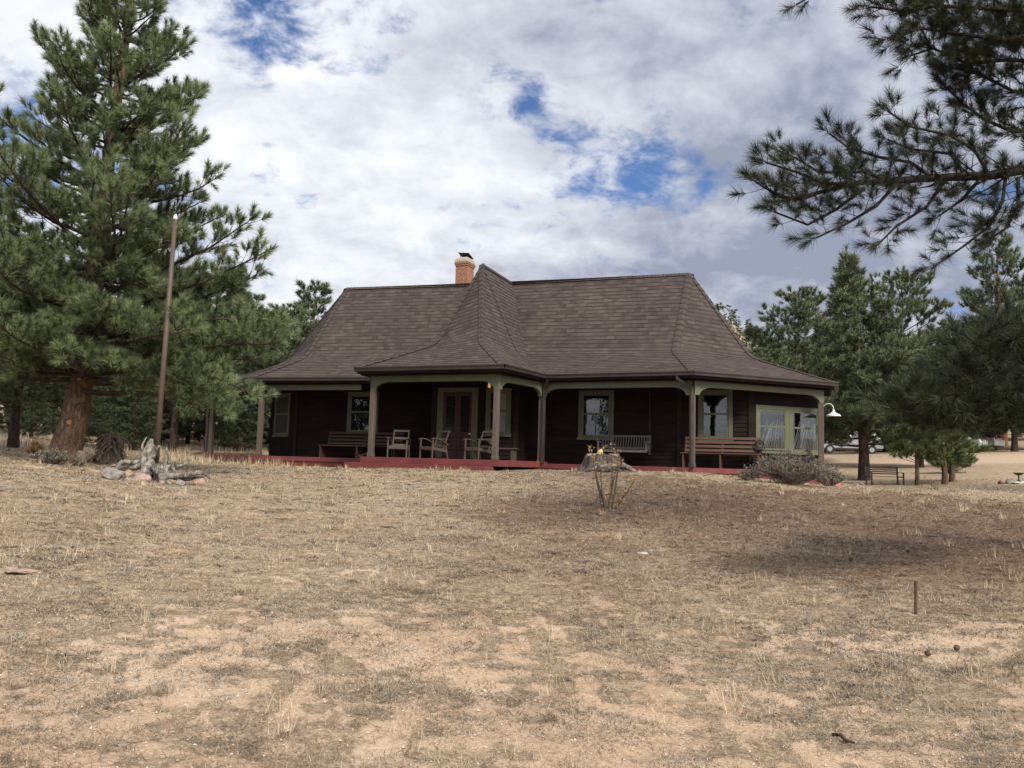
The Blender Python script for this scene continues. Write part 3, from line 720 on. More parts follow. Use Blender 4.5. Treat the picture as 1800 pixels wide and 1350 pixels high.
def window(wl, u0, u1, z0, z1, mull=False, curtain_or_reflection='none', cas=.13, rail=None, glass=None):
    rail = rail or (z0+z1)/2
    f = MB()
    bx(f, wl, u0, u0+cas, z0, z1, .0, .06); bx(f, wl, u1-cas, u1, z0, z1, .0, .06)
    bx(f, wl, u0+cas, u1-cas, z1-cas, z1, .0, .058); bx(f, wl, u0-.03, u1+.03, z0-.09, z0, .0, .10)
    fr = f.build('window', GREEN, house, bevel=.006)
    sm = MB(); a, b, t = u0+cas, u1-cas, .055
    bx(sm, wl, a, a+t, z0, z1-cas, .012, .048); bx(sm, wl, b-t, b, z0, z1-cas, .012, .048)
    bx(sm, wl, a+t, b-t, z0, z0+.08, .012, .046); bx(sm, wl, a+t, b-t, rail-.03, rail+.03, .012, .05); bx(sm, wl, a+t, b-t, z1-cas-.06, z1-cas, .012, .046)
    if mull: bx(sm, wl, (a+b)/2-.018, (a+b)/2+.018, z0+.08, rail-.03, .012, .044)
    sm.build('sash', GREEN, fr)
    g = MB(); g.quad(wl.P(a+.03, z0+.03, .035), wl.P(b-.03, z0+.03, .035), wl.P(b-.03, z1-cas-.03, .035), wl.P(a+.03, z1-cas-.03, .035)); g.build('pane', glass or GLASS, fr)
    k = MB(); bx(k, wl, a+.01, b-.01, z0+.01, z1-cas-.01, .022, .0235); k.build('dark_room', INNER, fr)
    if curtain_or_reflection == 'reflection_streaks':  # white strips stand in for sky and boughs reflected in the panes
        c = MB(); w_ = b-a-.12; zt, zb_ = z1-cas-.42, z0+.07; rr = random.Random(int(u0*100))
        for i in range(15):
            f = i/14; ut, ub = a+.06+w_*(.30+.66*f), a+.06+w_*max(0, min(1, -.12+1.1*f)); h_ = rr.uniform(.010, .034)
            zt_ = zt+rr.uniform(-.10, .12); o = .0275+.002*(i % 2)
            c.quad(wl.P(ub-h_, zb_, o), wl.P(ub+h_, zb_, o), wl.P(ut+h_*.6, zt_, o+.001), wl.P(ut-h_*.6, zt_, o+.001))
        c.build('curtain_or_reflection', CURTAIN_OR_REFLECTION, fr)
    elif curtain_or_reflection != 'none':
        c = MB(); w_ = b-a-.1
        spans = {'full': [(0, 1)], 'sides': [(0, .3), (.72, 1)], 'left': [(0, .42)], 'right': [(.55, 1)]}[curtain_or_reflection]
        for s0, s1 in spans:
            n = 26; prev = None
            for i in range(n+1):
                u = a+.05+w_*(s0+(s1-s0)*i/n); o = .028+.003*math.sin(i*1.9)
                cur = (wl.P(u, z0+.06, o), wl.P(u, z1-cas-.05, o))
                if prev: c.quad(prev[0], cur[0], cur[1], prev[1])
                prev = cur
        c.build('curtain_or_reflection', CURTAIN_OR_REFLECTION, fr)
    return fr
wA = Wall((-16.0, 2.62), (bayl, 2.62)); wBay = Wall((bayl, 1.5), (bayr, 1.5)); wD = Wall((bayr, 2.62), (1.45, 2.62)); wE = Wall((1.45, 2.62), (3.40, 4.60)); wC = Wall((-18.05, 3.68), (-16.0, 2.62))
SILL, HEAD = EYE+.97, EYE+2.56
window(wA, wA.u_at(613), wA.u_at(667), SILL+.04, HEAD, curtain_or_reflection='none')
window(wBay, wBay.u_at(856), wBay.u_at(900), SILL, HEAD, curtain_or_reflection='right')
window(wD, wD.u_at(1019), wD.u_at(1081), SILL-.03, HEAD, mull=True, curtain_or_reflection='none')
window(wD, wD.u_at(1229), wD.u_at(1290), SILL, HEAD, curtain_or_reflection='none')
u0, u1, u2 = wE.u_at(1329), wE.u_at(1387), wE.u_at(1443)
window(wE, u0, u1, EYE+.62, EYE+2.08, curtain_or_reflection='reflection_streaks', rail=EYE+1.40); window(wE, u1+.003, u2, EYE+.62, EYE+2.08, curtain_or_reflection='reflection_streaks', rail=EYE+1.40)
window(wC, wC.u_at(486), wC.u_at(512), EYE+.88, HEAD, curtain_or_reflection='none', cas=.09, glass=SCREEN)
# door
def door():
    a, b = wBay.u_at(771), wBay.u_at(842); f = MB(); top = EYE+2.58
    bx(f, wBay, a, a+.24, FLB, top, 0, .07); bx(f, wBay, b-.22, b, FLB, top, 0, .07); bx(f, wBay, a+.24, b-.22, EYE+2.42, top, 0, .066)
    df = f.build('door_frame', GREEN, house, bevel=.006)
    d = MB(); l, r = a+.24, b-.22; m = (l+r)/2
    for x0, x1 in ((l, m-.006), (m+.006, r)):
        bx(d, wBay, x0, x0+.10, FLB+.02, EYE+2.41, .006, .04); bx(d, wBay, x1-.10, x1, FLB+.02, EYE+2.41, .006, .04)
        for z0, z1 in ((FLB+.02, FLB+.24), (EYE+.88, EYE+1.02), (EYE+2.28, EYE+2.41)): bx(d, wBay, x0+.10, x1-.10, z0, z1, .006, .038)
        bx(d, wBay, x0+.10, x1-.10, FLB+.24, EYE+.88, .006, .022)
    dr = d.build('door', DOORP, house, bevel=.004)
    g = MB()
    for x0, x1 in ((l, m), (m, r)): bx(g, wBay, x0+.10, x1-.10, EYE+1.02, EYE+2.28, .008, .02)
    g.build('pane', simple('dark_door_glass', (.008, .009, .010, 1), (.014, .015, .017, 1), .08, 2, bmp=0), dr)
    h = MB(); c = wBay.P(r-.05, EYE+.96, .06)
    h.tube([c-wBay.out*.03, c-wBay.out*.012, c+wBay.out*.012, c+wBay.out*.02], [.012, .028, .03, .012], 10); h.build('handle', WHITE_METAL, dr, smooth=True)
    s = MB(); bx(s, wBay, a+.1, b-.1, FLB, FLB+.05, .0, .2); s.build('door_sill', TRIM_BROWN, house)
door()
# downspouts
def downspout(pts, foot=True):
    mb = MB(); pts = [Vector(p) for p in pts]
    mb.tube(pts, .055, 4); return mb.build('downspout', GUTTER, house)
def spout_at(post_, gut, foot, z0=FL):
    px_, py_ = post_
    o = Vector((foot[0], foot[1], 0)).normalized()*.14
    downspout([(gut[0], gut[1], ZE-.12), (gut[0], gut[1], ZE-.20), (px_+o.x, py_+o.y, ZE-.46), (px_+o.x, py_+o.y, ZE-.6), (px_+o.x, py_+o.y, z0+.16), (px_+o.x+foot[0]*.28, py_+o.y+foot[1]*.28, z0+.0)])
spout_at((PCD[0]+.10, PCD[1]-.02), (CDc[0]+.1, CDc[1]-.0), (.3, -1)); spout_at((PDE[0]-.02, PDE[1]), (-.5, .0), (.25, -1))
spout_at((PBL[0]-.05, PBL[1]+.35), (BL_[0]+.02, -1.5), (-1.5, -.2), z0=FLB); spout_at((PLL[0]-.08, PLL[1]), (-20.5, 2.5), (-2.0, -.9), z0=FL-.05)
# chimney, set across the ridge
def chimney():
    cx_, cy_ = p_at(810, 4.75), 4.75
    k = MB(); zb = ZR-1.0; w2, d2 = .26, .31
    k.box((cx_, cy_, (zb+ZR+.78)/2), (2*w2, 2*d2, ZR+.78-zb)); k.box((cx_, cy_, ZR+.815), (2*w2+.05, 2*d2+.05, .07)); k.box((cx_, cy_, ZR+.885), (2*w2+.09, 2*d2+.09, .07))
    ch = k.build('chimney', BRICK, house, boxuv=True, bevel=.006)
    c = MB(); n = 4; vs = []
    for z, s in ((ZR+.922, -.01), (ZR+1.07, -.03), (ZR+1.15, -.11)):
        for i, j in ((-1, -1), (1, -1), (1, 1), (-1, 1)): vs.append((cx_+i*(w2+.05+s), cy_+j*(d2+.05+s), z))
    c.add(vs, [(0, 1, 5, 4), (1, 2, 6, 5), (2, 3, 7, 6), (3, 0, 4, 7), (4, 5, 9, 8), (5, 6, 10, 9), (6, 7, 11, 10), (7, 4, 8, 11), (8, 9, 10, 11), (3, 2, 1, 0)])
    c.build('mortar_crown', MORTAR, ch, bevel=.02)
    m = MB(); m.box((cx_+.03, cy_, ZR+1.25), (.46, .54, .02), Matrix.Rotation(.10, 3, 'Y') @ Matrix.Rotation(-.22, 3, 'X'))
    for i in (-1, 1):
        for j in (-1, 1): m.bar((cx_+i*.14, cy_+j*.15, ZR+1.12), (cx_+i*.15, cy_+j*.16, ZR+1.29), .02, .02)
    m.build('chimney_cap', BLACK, ch)
    f = MB(); f.box((cx_, cy_-.02, ZR-.10), (2*w2+.05, 2*d2+.05, .26)); f.build('flashing', GUTTER, ch)
chimney()
# porch lamp (amber) and gooseneck wall lamp
def lamps():
    c = Vector((PBR[0]-.26, PBR[1]+.02, EYE+2.36))
    m = MB(); m.lathe([(0, .05), (.05, .05), (.055, .02), (.03, .0), (0, -.0)], c, 12); l = m.build('porch_lamp', WHITE_METAL, house, smooth=True)
    b = MB(); b.lathe([(.028, 0), (.05, -.05), (.052, -.09), (.03, -.13), (0, -.14)], c, 12); b.build('bulb', AMBER, l, smooth=True)
    base = Vector((3.46+.05, 4.3, EYE+1.98))
    g = MB(); pts = [base+Vector((.0, 0, -.12))]
    for k in range(11):
        a = math.pi*(1-k/10); pts.append(base+Vector((.17+.16*math.cos(a), -.02*k/10, .10+.15*math.sin(a))))
    pts.append(base+Vector((.33, -.02, .0)))
    g.tube(pts, .014, 8); gl = g.build('gooseneck_lamp', WHITE_METAL, house, smooth=True)
    sh = MB(); sh.lathe([(.03, .07), (.035, .0), (.09, -.06), (.20, -.11), (.235, -.155), (.235, -.165), (.19, -.12), (.06, -.06), (.0, -.05)], base+Vector((.33, -.02, .0)), 24); sh.build('lamp_shade', WHITE_METAL, gl, smooth=True)
lamps()

# ------------------------------------------------------------------ porch furniture
def hworld(p, q, z): return to_world(p, q, z)
def copy_tree(o, parent=None):
    c = o.copy(); COL.objects.link(c); c.parent = parent
    for ch in list(o.children): copy_tree(ch, c)
    return c
def make_chair():
    """wooden porch armchair, front towards -Y"""
    t = thing('porch_armchair', '', 'chair', group='armchairs on the porch')
    m = WOOD_GREY; W2 = .30
    for s in (-1, 1):
        l = MB(); l.bar((s*W2, -.30, 0), (s*W2, -.28, .60), .045, .045, (0, 1, 0)); l.build('leg', m, t, bevel=.006)
        l = MB(); l.bar((s*(W2-.02), .34, 0), (s*(W2-.02), .24, .42), .045, .05, (0, 1, 0)); l.build('leg', m, t, bevel=.006)
        a = MB(); pts = [Vector((s*(W2+.005), y, z)) for y, z in ((-.36, .60), (-.25, .622), (-.10, .61), (.06, .565), (.20, .49), (.30, .42))]
        for p0, p1 in segs(pts): a.bar(p0, p1, .075, .028)
        a.build('armrest', m, t)
        b = MB(); b.bar((s*(W2-.06), .18, .30), (s*(W2-.06), .42, .90), .04, .045, (0, 1, 0)); b.build('back_post', m, t, bevel=.005)
    b = MB()
    for z in (.86, .62, .40): 
        y = .18+(z-.30)*.4; b.box((0, y-.005, z), (2*(W2-.08), .03, .075), Matrix.Rotation(-.38, 3, 'X'))
    b.build('backrest', m, t, bevel=.005)
    st = MB()
    for k in range(6): y = -.27+k*.098; st.box((0, y, .355-.06*(k/5)), (2*W2-.07, .075, .022), Matrix.Rotation(-.12, 3, 'X'))
    st.build('seat', m, t)
    ap_ = MB(); ap_.box((0, -.30, .31), (2*W2-.05, .03, .09)); ap_.box((W2-.03, .0, .275), (.03, .56, .08), Matrix.Rotation(-.12, 3, 'X')); ap_.box((-W2+.03, .0, .275), (.03, .56, .08), Matrix.Rotation(-.12, 3, 'X'))
    ap_.build('seat_rail', m, t, bevel=.004)
    return t
chair = make_chair()
CH = [(705, -1.45, 0.33, 'leftmost brown wooden armchair, beside the left porch post and facing the lawn'),
      (766, -1.45, -.42, 'middle brown wooden armchair turned sideways in front of the red door'),
      (845, -1.50, -.40, 'right brown wooden armchair turned sideways beside the porch post with the amber lamp')]
for i, (px, q, rz, lab) in enumerate(CH):
    c = chair if i == 0 else copy_tree(chair)
    c.location = hworld(p_at(px, q), q, FLB); c.rotation_euler.z = -HR+rz; c['label'] = lab
def make_bench(label, mat, L, loc, rz, group=None):
    t = thing('slatted_bench', label, 'bench', loc, rz)
    for k, x in enumerate((-L/2+.03, 0, L/2-.03)):
        e = MB(); e.prism([(x-.02, -.30, 0), (x-.02, .22, 0), (x-.02, .25, .40), (x-.02, -.30, .44)], None, None, (.04, 0, 0)); e.build('side_panel', mat, t, bevel=.005)
        b = MB(); b.bar((x, .22, .36), (x, .40, .98), .05, .05, (0, 1, 0)); b.build('back_post', mat, t)
    s = MB()
    for y in (-.26, -.12, .02, .15): s.box((0, y, .46-.03*(y+.26)), (L+.1, .125, .034))
    s.build('seat', mat, t, bevel=.005)
    b = MB()
    for z in (.56, .69, .82, .95): b.box((0, .195+(z-.36)*.29, z), (L+.02, .03, .088), Matrix.Rotation(-.28, 3, 'X'))
    b.build('backrest', mat, t, bevel=.005)
    return t
pb = [p_at(1203, 1.75), p_at(1338, 1.75)]
make_bench('long reddish wooden bench with slatted back under the window right of the porch swing', WOOD_RUST, pb[1]-pb[0], hworld((pb[0]+pb[1])/2, 1.85, FL), -HR)
pb = [p_at(568, 1.9), p_at(700, 1.9)]
make_bench('long dark brown slatted bench in the shade left of the porch armchairs', WOOD_DARK, pb[1]-pb[0], hworld((pb[0]+pb[1])/2, 2.1, FL), -HR)
def small_bench():
    p0, p1 = p_at(868, .9), p_at(911, .9)
    t = thing('plain_bench', 'low plain brown bench right of the front door behind the porch post', 'bench', hworld((p0+p1)/2, .95, FL), -HR); L = p1-p0
    s = MB(); s.box((0, 0, .46), (L, .34, .05)); s.build('seat', WOOD_GREY, t, bevel=.008)
    for x in (-L/2+.12, L/2-.12):
        l = MB(); l.prism([(x-.06, -.13, 0), (x-.06, .13, 0), (x-.06, .13, .435), (x-.06, -.13, .435)], None, None, (.12, 0, 0)); l.build('leg', WOOD_GREY, t, bevel=.006)
small_bench()
def swing():
    p0, p1 = p_at(1056, 1.6), p_at(1143, 1.6); L = p1-p0; c = hworld((p0+p1)/2, 1.6, FL)
    t = thing('porch_swing', 'grey slatted porch swing hanging from chains beside the green window', 'swing', c, -HR)
    m = WOOD_SWING; z = .50
    s = MB()
    for y in (-.22, -.11, 0, .11, .21): s.box((0, y, z-.02*(y)), (L, .085, .022))
    s.box((0, -.24, z-.03), (L, .03, .07)); s.build('seat', m, t, bevel=.004)
    b = MB(); b.bar((-L/2, .25, z+.08), (L/2, .25, z+.08), .03, .06); b.bar((-L/2, .36, z+.47), (L/2, .36, z+.47), .03, .065)
    n = 19
    for k in range(n): x = -L/2+.05+(L-.1)*k/(n-1); b.bar((x, .25, z+.08), (x, .36, z+.47), .032, .018, (0, 1, 0))
    b.build('backrest', m, t)
    for sx in (-1, 1):
        a = MB(); x = sx*(L/2-.03); a.bar((x, -.30, z+.27), (x, .31, z+.25), .07, .025); a.bar((x, -.24, z-.06), (x, -.24, z+.26), .045, .045, (0, 1, 0)); a.bar((x, .24, z-.12), (x, .37, z+.52), .045, .04, (0, 1, 0)); a.build('armrest', m, t)
        ch = MB(); top = (x, .08, EYE+2.63-FL)
        for e in ((x+sx*.05, -.24, z+.0), (x+sx*.05, .30, z+.05)):
            a0, a1 = Vector(e), Vector((x+sx*.05, .04, z+.95)); ch.tube([a0, a1], .007, 5)
        ch.tube([(x+sx*.05, .04, z+.95), top], .007, 5); ch.build('chain', BLACK, t)
swing()
def iron_table():
    p = p_at(1366, 2.05)
    q0 = 3.05-0.4
    c = hworld(2.02, 2.42, FL); t = thing('iron_table', 'narrow black iron table under the double window by the reddish bench', 'table', c, -HR+.79)
    s = MB(); s.box((0, 0, .60), (1.15, .32, .025)); s.build('table_top', BLACK, t)
    for x in (-.5, .5):
        l = MB(); l.tube([(x, -.13, 0), (x*.8, 0, .32), (x, .13, 0)], .012, 6); l.tube([(x*.8, 0, .32), (x*.75, 0, .6)], .012, 6); l.build('leg', BLACK, t)
    h = MB(); rr = random.Random(3)
    for k in range(6):
        pts = []; r0 = rr.uniform(.11, .17); tl = rr.uniform(-.35, .35)
        for i in range(21): a = i/20*6.283+k; pts.append((-.42+r0*math.cos(a), rr.uniform(-.01, .01)+.05*math.sin(a+tl*3), .80+r0*math.sin(a)*(1+tl*.3)-.02*k))
        h.tube(pts, .011, 5)
    hose = h.build('coiled_hose', simple('black_rubber', (.008, .008, .009, 1), (.016, .016, .017, 1), .6, 10), None)
    hose.location = c; hose.rotation_euler.z = -HR+.79
    tag(hose, 'tangled coil of black hose sitting on the black iron table', 'hose')
iron_table()

# ------------------------------------------------------------------ pines
def tuft_templates(n, L, nl, wd, a0=25, a1=75, k=4, seed=1):
    out = []
    for s in range(k):
        rng = np.random.RandomState(seed+s)
        z = L*(rng.rand(n)**.8); az = rng.rand(n)*6.283; an = np.radians(rng.uniform(a0, a1, n))*(1-.35*z/L)
        d = np.stack([np.sin(an)*np.cos(az), np.sin(an)*np.sin(az), np.cos(an)], -1); ln = nl*rng.uniform(.75, 1.1, n)
        b = np.stack([z*0, z*0, z], -1); sd = norm(np.cross(d, rng.randn(n, 3)))*wd/2
        out.append(np.stack([b-sd, b+sd, b+d*ln[:, None]], 1))
    return out
class Tree:
    def __init__(s, seed): s.rng = random.Random(seed); s.nr = np.random.RandomState(seed); s.tubes = MB(); s.trk = MB(); s.tp = []; s.td = []; s.ts = []; s.tt = []
    def tuft(s, p, d, sc=1., tint=None):
        s.tp.append(tuple(p)); s.td.append(tuple(d)); s.ts.append(sc); s.tt.append(s.rng.betavariate(2.2, 2.4) if tint is None else tint)
    def twig(s, p, d, L, r, sp, sc, up=.35, sub=True, bare=.25):
        """a twig with tufts along its outer part"""
        rng = s.rng; n = max(2, int(L/.18)+1); pts = [Vector(p)]; d = Vector(d).normalized()
        for i in range(n):
            d = (d+Vector((rng.uniform(-.16, .16), rng.uniform(-.16, .16), rng.uniform(-.1, .16)+up*.22))).normalized(); pts.append(pts[-1]+d*(L/n))
        s.tubes.tube(pts, [r*(1-.7*i/n) for i in range(n+1)], 4, cap=False)
        x = L*max(bare, .30)
        while x < L*.96:
            i = min(int(x/L*n), n-1); f = x/L*n-i; q = pts[i].lerp(pts[i+1], f); dd = (pts[i+1]-pts[i]).normalized()
            sd = (dd*rng.uniform(.25, .8)+Vector((rng.gauss(0, .55), rng.gauss(0, .55), rng.gauss(.35, .4)))).normalized()
            e = q+sd*rng.uniform(.05, .22)*sc; s.tubes.tube([q, e], [r*.45, r*.3], 3, cap=False)
            s.tuft(e, sd+Vector((0, 0, .45)), sc*rng.uniform(.7, 1.12)); x += sp*rng.uniform(.7, 1.35)
        s.tuft(pts[-1], (d+Vector((0, 0, up*.7))), sc*rng.uniform(1., 1.25), tint=min(1, .35+.6*rng.random()))
        return pts
    def limb_along(s, pts, r0, t0, step, tl, sp, sc, vert=.5, up=.35, r1=.012, bare=.25, nside=5):
        rng = s.rng; pts = [Vector(p) for p in pts]; n = len(pts)
        s.tubes.tube(pts, [r0+(r1-r0)*(i/(n-1)) for i in range(n)], nside, cap=False)
        d = [0]
        for i in range(1, n): d.append(d[-1]+(pts[i]-pts[i-1]).length)
        L = d[-1]; x = L*t0; side = 1
        while x < L:
            i = 1
            while i < n-1 and d[i] < x: i += 1
            f = (x-d[i-1])/max(1e-6, d[i]-d[i-1]); p = pts[i-1].lerp(pts[i], f); dr = (pts[i]-pts[i-1]).normalized()
            hz = Vector((-dr.y, dr.x, 0)); hz = hz.normalized() if hz.length > .1 else Vector((1, 0, 0))
            a = R(rng.uniform(32, 68)); v = rng.uniform(-vert*.7, vert)
            tdir = dr*math.cos(a)+hz*(side*math.sin(a)*math.cos(v*1.2))+Vector((0, 0, math.sin(a)*math.sin(v*1.2)))
            ln = tl*(1-.55*(x/L))*rng.uniform(.55, 1.1)
            s.twig(p, tdir, ln, max(.006, r0*.22), sp, sc, up, bare=bare)
            side = -side; x += step*rng.uniform(.6, 1.3)
        s.tuft(pts[-1], pts[-1]-pts[-2], sc*1.2, .8); 
    def limb(s, p, az, el, L, r0, curve=.5, **kw):
        rng = s.rng; pts = [Vector(p)]; n = 7
        for i in range(n):
            az += rng.uniform(-.16, .16); e = el+curve*(i/n)**1.3+rng.uniform(-.1, .1)
            pts.append(pts[-1]+Vector((math.cos(az)*math.cos(e), math.sin(az)*math.cos(e), math.sin(e)))*(L/n))
        s.limb_along(pts, r0, **kw)
    def crown(s, name, mat, parent, templ):
        P = np.array(s.tp); Dr = norm(np.array(s.td)); F = frames(Dr); Sc = np.array(s.ts); T = np.array(s.tt)
        pick = s.nr.randint(0, len(templ), len(P)); V = []; tint = []
        for k, tp in enumerate(templ):
            ix = np.where(pick == k)[0]
            if not len(ix): continue
            v = np.einsum('nkj,mjl->mnkl', tp, F[ix])*Sc[ix, None, None, None]+P[ix, None, None, :]
            V.append(v.reshape(-1, 3, 3)); tt = np.repeat(T[ix], len(tp)); tint.append(np.clip(tt+s.nr.uniform(-.14, .14, len(tt)), 0, 1))
        return tri_mesh(name, np.concatenate(V), np.concatenate(tint), mat, parent)
def trunk_tube(tr, pts, rad, n=14, flare=1.16):
    rad = list(rad); pts = [Vector(p) for p in pts]
    base = pts[0]; q = [base+Vector((0, 0, -.3)), base, base.lerp(pts[1], .12)]; rr = [rad[0]*flare*1.15, rad[0]*flare, rad[0]*1.08]
    tr.trk.tube(q+pts[1:], rr+rad[1:], n, cap=True, wob=.07, rng=tr.rng)
def interp_path(pts, t):
    n = len(pts)-1; i = min(int(t*n), n-1); return pts[i].lerp(pts[i+1], t*n-i)

TPL_BIG = tuft_templates(90, .17, .205, .0115, 8, 82, 5, 10)
TPL_FAR = tuft_templates(46, .24, .28, .032, 10, 85, 4, 30)
TPL_NEAR = tuft_templates(110, .13, .165, .0046, 15, 88, 5, 50)

def left_pine():
    base = ground_at(118, 20.0); t = thing('ponderosa_pine', 'tall bushy pine with thick leaning reddish trunk, nearest at the left', 'tree', base)
    tr = Tree(7); b = base
    path = [Vector(p)-b for p in (b, at(131, 735, 20.1), at(146, 650, 20.2), at(168, 480, 20.4), at(192, 270, 20.6), at(214, 120, 20.8), at(235, -30, 21), at(248, -200, 21.2))]
    trunk_tube(tr, path, [.35, .30, .27, .22, .15, .11, .07, .02], 16)
    H = path[-1].z
    def prof(z):
        return float(np.interp(z, [1.9, 2.8, 4.6, 6.8, 9.5, 12.0, H], [3.2, 3.8, 3.9, 2.95, 2.05, 1.05, .2]))
    z = 2.1; k = 0; rng = tr.rng
    zs = [p.z for p in path]
    while z < H-.1:
        px_ = np.interp(z, zs, [p.x for p in path]); py_ = np.interp(z, zs, [p.y for p in path]); f = z/H
        n = 3 if f < .8 else 3
        for j in range(n):
            az = k*2.4+j*2.09+rng.uniform(-.4, .4); L = prof(z)*rng.uniform(.55, 1.12)
            el = -.16+.60*f+rng.uniform(-.13, .15); 
            tr.limb((px_, py_, z+rng.uniform(-.1, .1)), az, el, L, .018+.013*L, curve=.55, t0=.25, step=.17, tl=.22*L+.28, sp=.15, sc=1.0, vert=.7, up=.6)
        k += 1; z += .235
    for az, zz, L in ((-.25, 1.75, 3.6), (.05, 2.5, 4.2), (-.5, 2.9, 4.0), (3.3, 2.0, 2.4), (-1.4, 2.6, 2.2), (-.9, 2.1, 2.6)):
        px_ = np.interp(zz, zs, [p.x for p in path]); tr.limb((px_, 0, zz), az, -.02, L, .075, curve=.15, t0=.35, step=.17, tl=1.1, sp=.16, sc=1.0, vert=.5, up=.4)
    B_ = lambda *a: [at(px, py, Y)-b for px, py, Y in a]
    for pl in ([(165, 600, 20.2), (260, 578, 20), (340, 562, 19.8), (420, 560, 19.6), (500, 565, 19.4)], [(160, 640, 20.2), (260, 622, 20), (350, 612, 19.6), (430, 604, 19.4), (485, 606, 19.2)],
               [(155, 660, 20), (250, 650, 19.6), (330, 655, 19.3), (395, 668, 19.0), (440, 692, 18.8)], [(150, 690, 20), (240, 690, 19.6), (310, 702, 19.2), (365, 716, 19), (395, 728, 18.8)],
               [(152, 670, 20), (240, 668, 19.4), (320, 672, 19), (380, 690, 18.8)], [(170, 560, 20.2), (270, 525, 20), (360, 495, 19.8), (430, 462, 19.7), (468, 442, 19.6)], [(175, 520, 20.2), (280, 475, 20), (370, 435, 19.8), (438, 388, 19.7)],
               [(158, 620, 20.2), (260, 600, 20.4), (350, 590, 20.6), (440, 585, 20.8), (490, 572, 21)], [(150, 640, 20), (100, 612, 19.6), (50, 600, 19.4), (15, 610, 19.2)], [(150, 660, 20), (105, 650, 19.4), (60, 642, 19), (30, 655, 18.8)],
               [(160, 600, 20), (150, 588, 19), (120, 583, 18.3), (85, 590, 18)], [(165, 560, 20), (180, 540, 19), (200, 556, 18.2)], [(150, 655, 19.9), (172, 640, 19), (205, 642, 18.5)],
               [(170, 480, 20.2), (180, 452, 19.2), (192, 466, 18.5)], [(180, 400, 20.3), (190, 372, 19.4), (216, 380, 18.8)], [(160, 590, 20), (130, 545, 19), (100, 520, 18.6)], [(170, 540, 20), (215, 500, 19.2), (260, 500, 18.8)],
               [(185, 330, 20.5), (190, 300, 19.6), (175, 290, 19.1)], [(195, 250, 20.6), (215, 225, 19.8), (240, 225, 19.4)]):
        tr.limb_along(B_(*pl), .05, t0=.3, step=.15, tl=.95, sp=.15, sc=1.0, vert=.6, up=.4)
    for k in range(16):                       # bare dead twigs low on the trunk
        zz = rng.uniform(1.2, 3.2); az = rng.uniform(-3.1, 3.1); pts = [Vector((np.interp(zz, zs, [p.x for p in path]), 0, zz))]
        for i in range(5): az += rng.uniform(-.4, .4); pts.append(pts[-1]+Vector((math.cos(az)*.35, math.sin(az)*.35, rng.uniform(-.1, .08))))
        tr.tubes.tube(pts, [.018, .015, .012, .009, .006, .003], 4)
    tr.trk.build('trunk', BARK, t, smooth=True); tr.tubes.build('branches', BARK_DARK, t, smooth=True)
    for zz, aa in ((2.02, -1.25), (.95, -1.35)):
        s = MB()
        c = Vector((np.interp(zz, zs, [p.x for p in path])+.29*math.cos(aa), np.interp(zz, zs, [p.y for p in path])+.29*math.sin(aa), zz)); d = Vector((math.cos(aa), math.sin(aa), .05))
        s.tube([c-d*.1, c+d*.05], [.075, .055], 9, wob=.2, rng=rng)
        s.build('pruning_scar', simple('fresh_cut_wood', (.22, .10, .04, 1), (.34, .17, .075, 1), .9, 20), t)
    tr.crown('crown', NEEDLE, t, TPL_BIG)
left_pine()

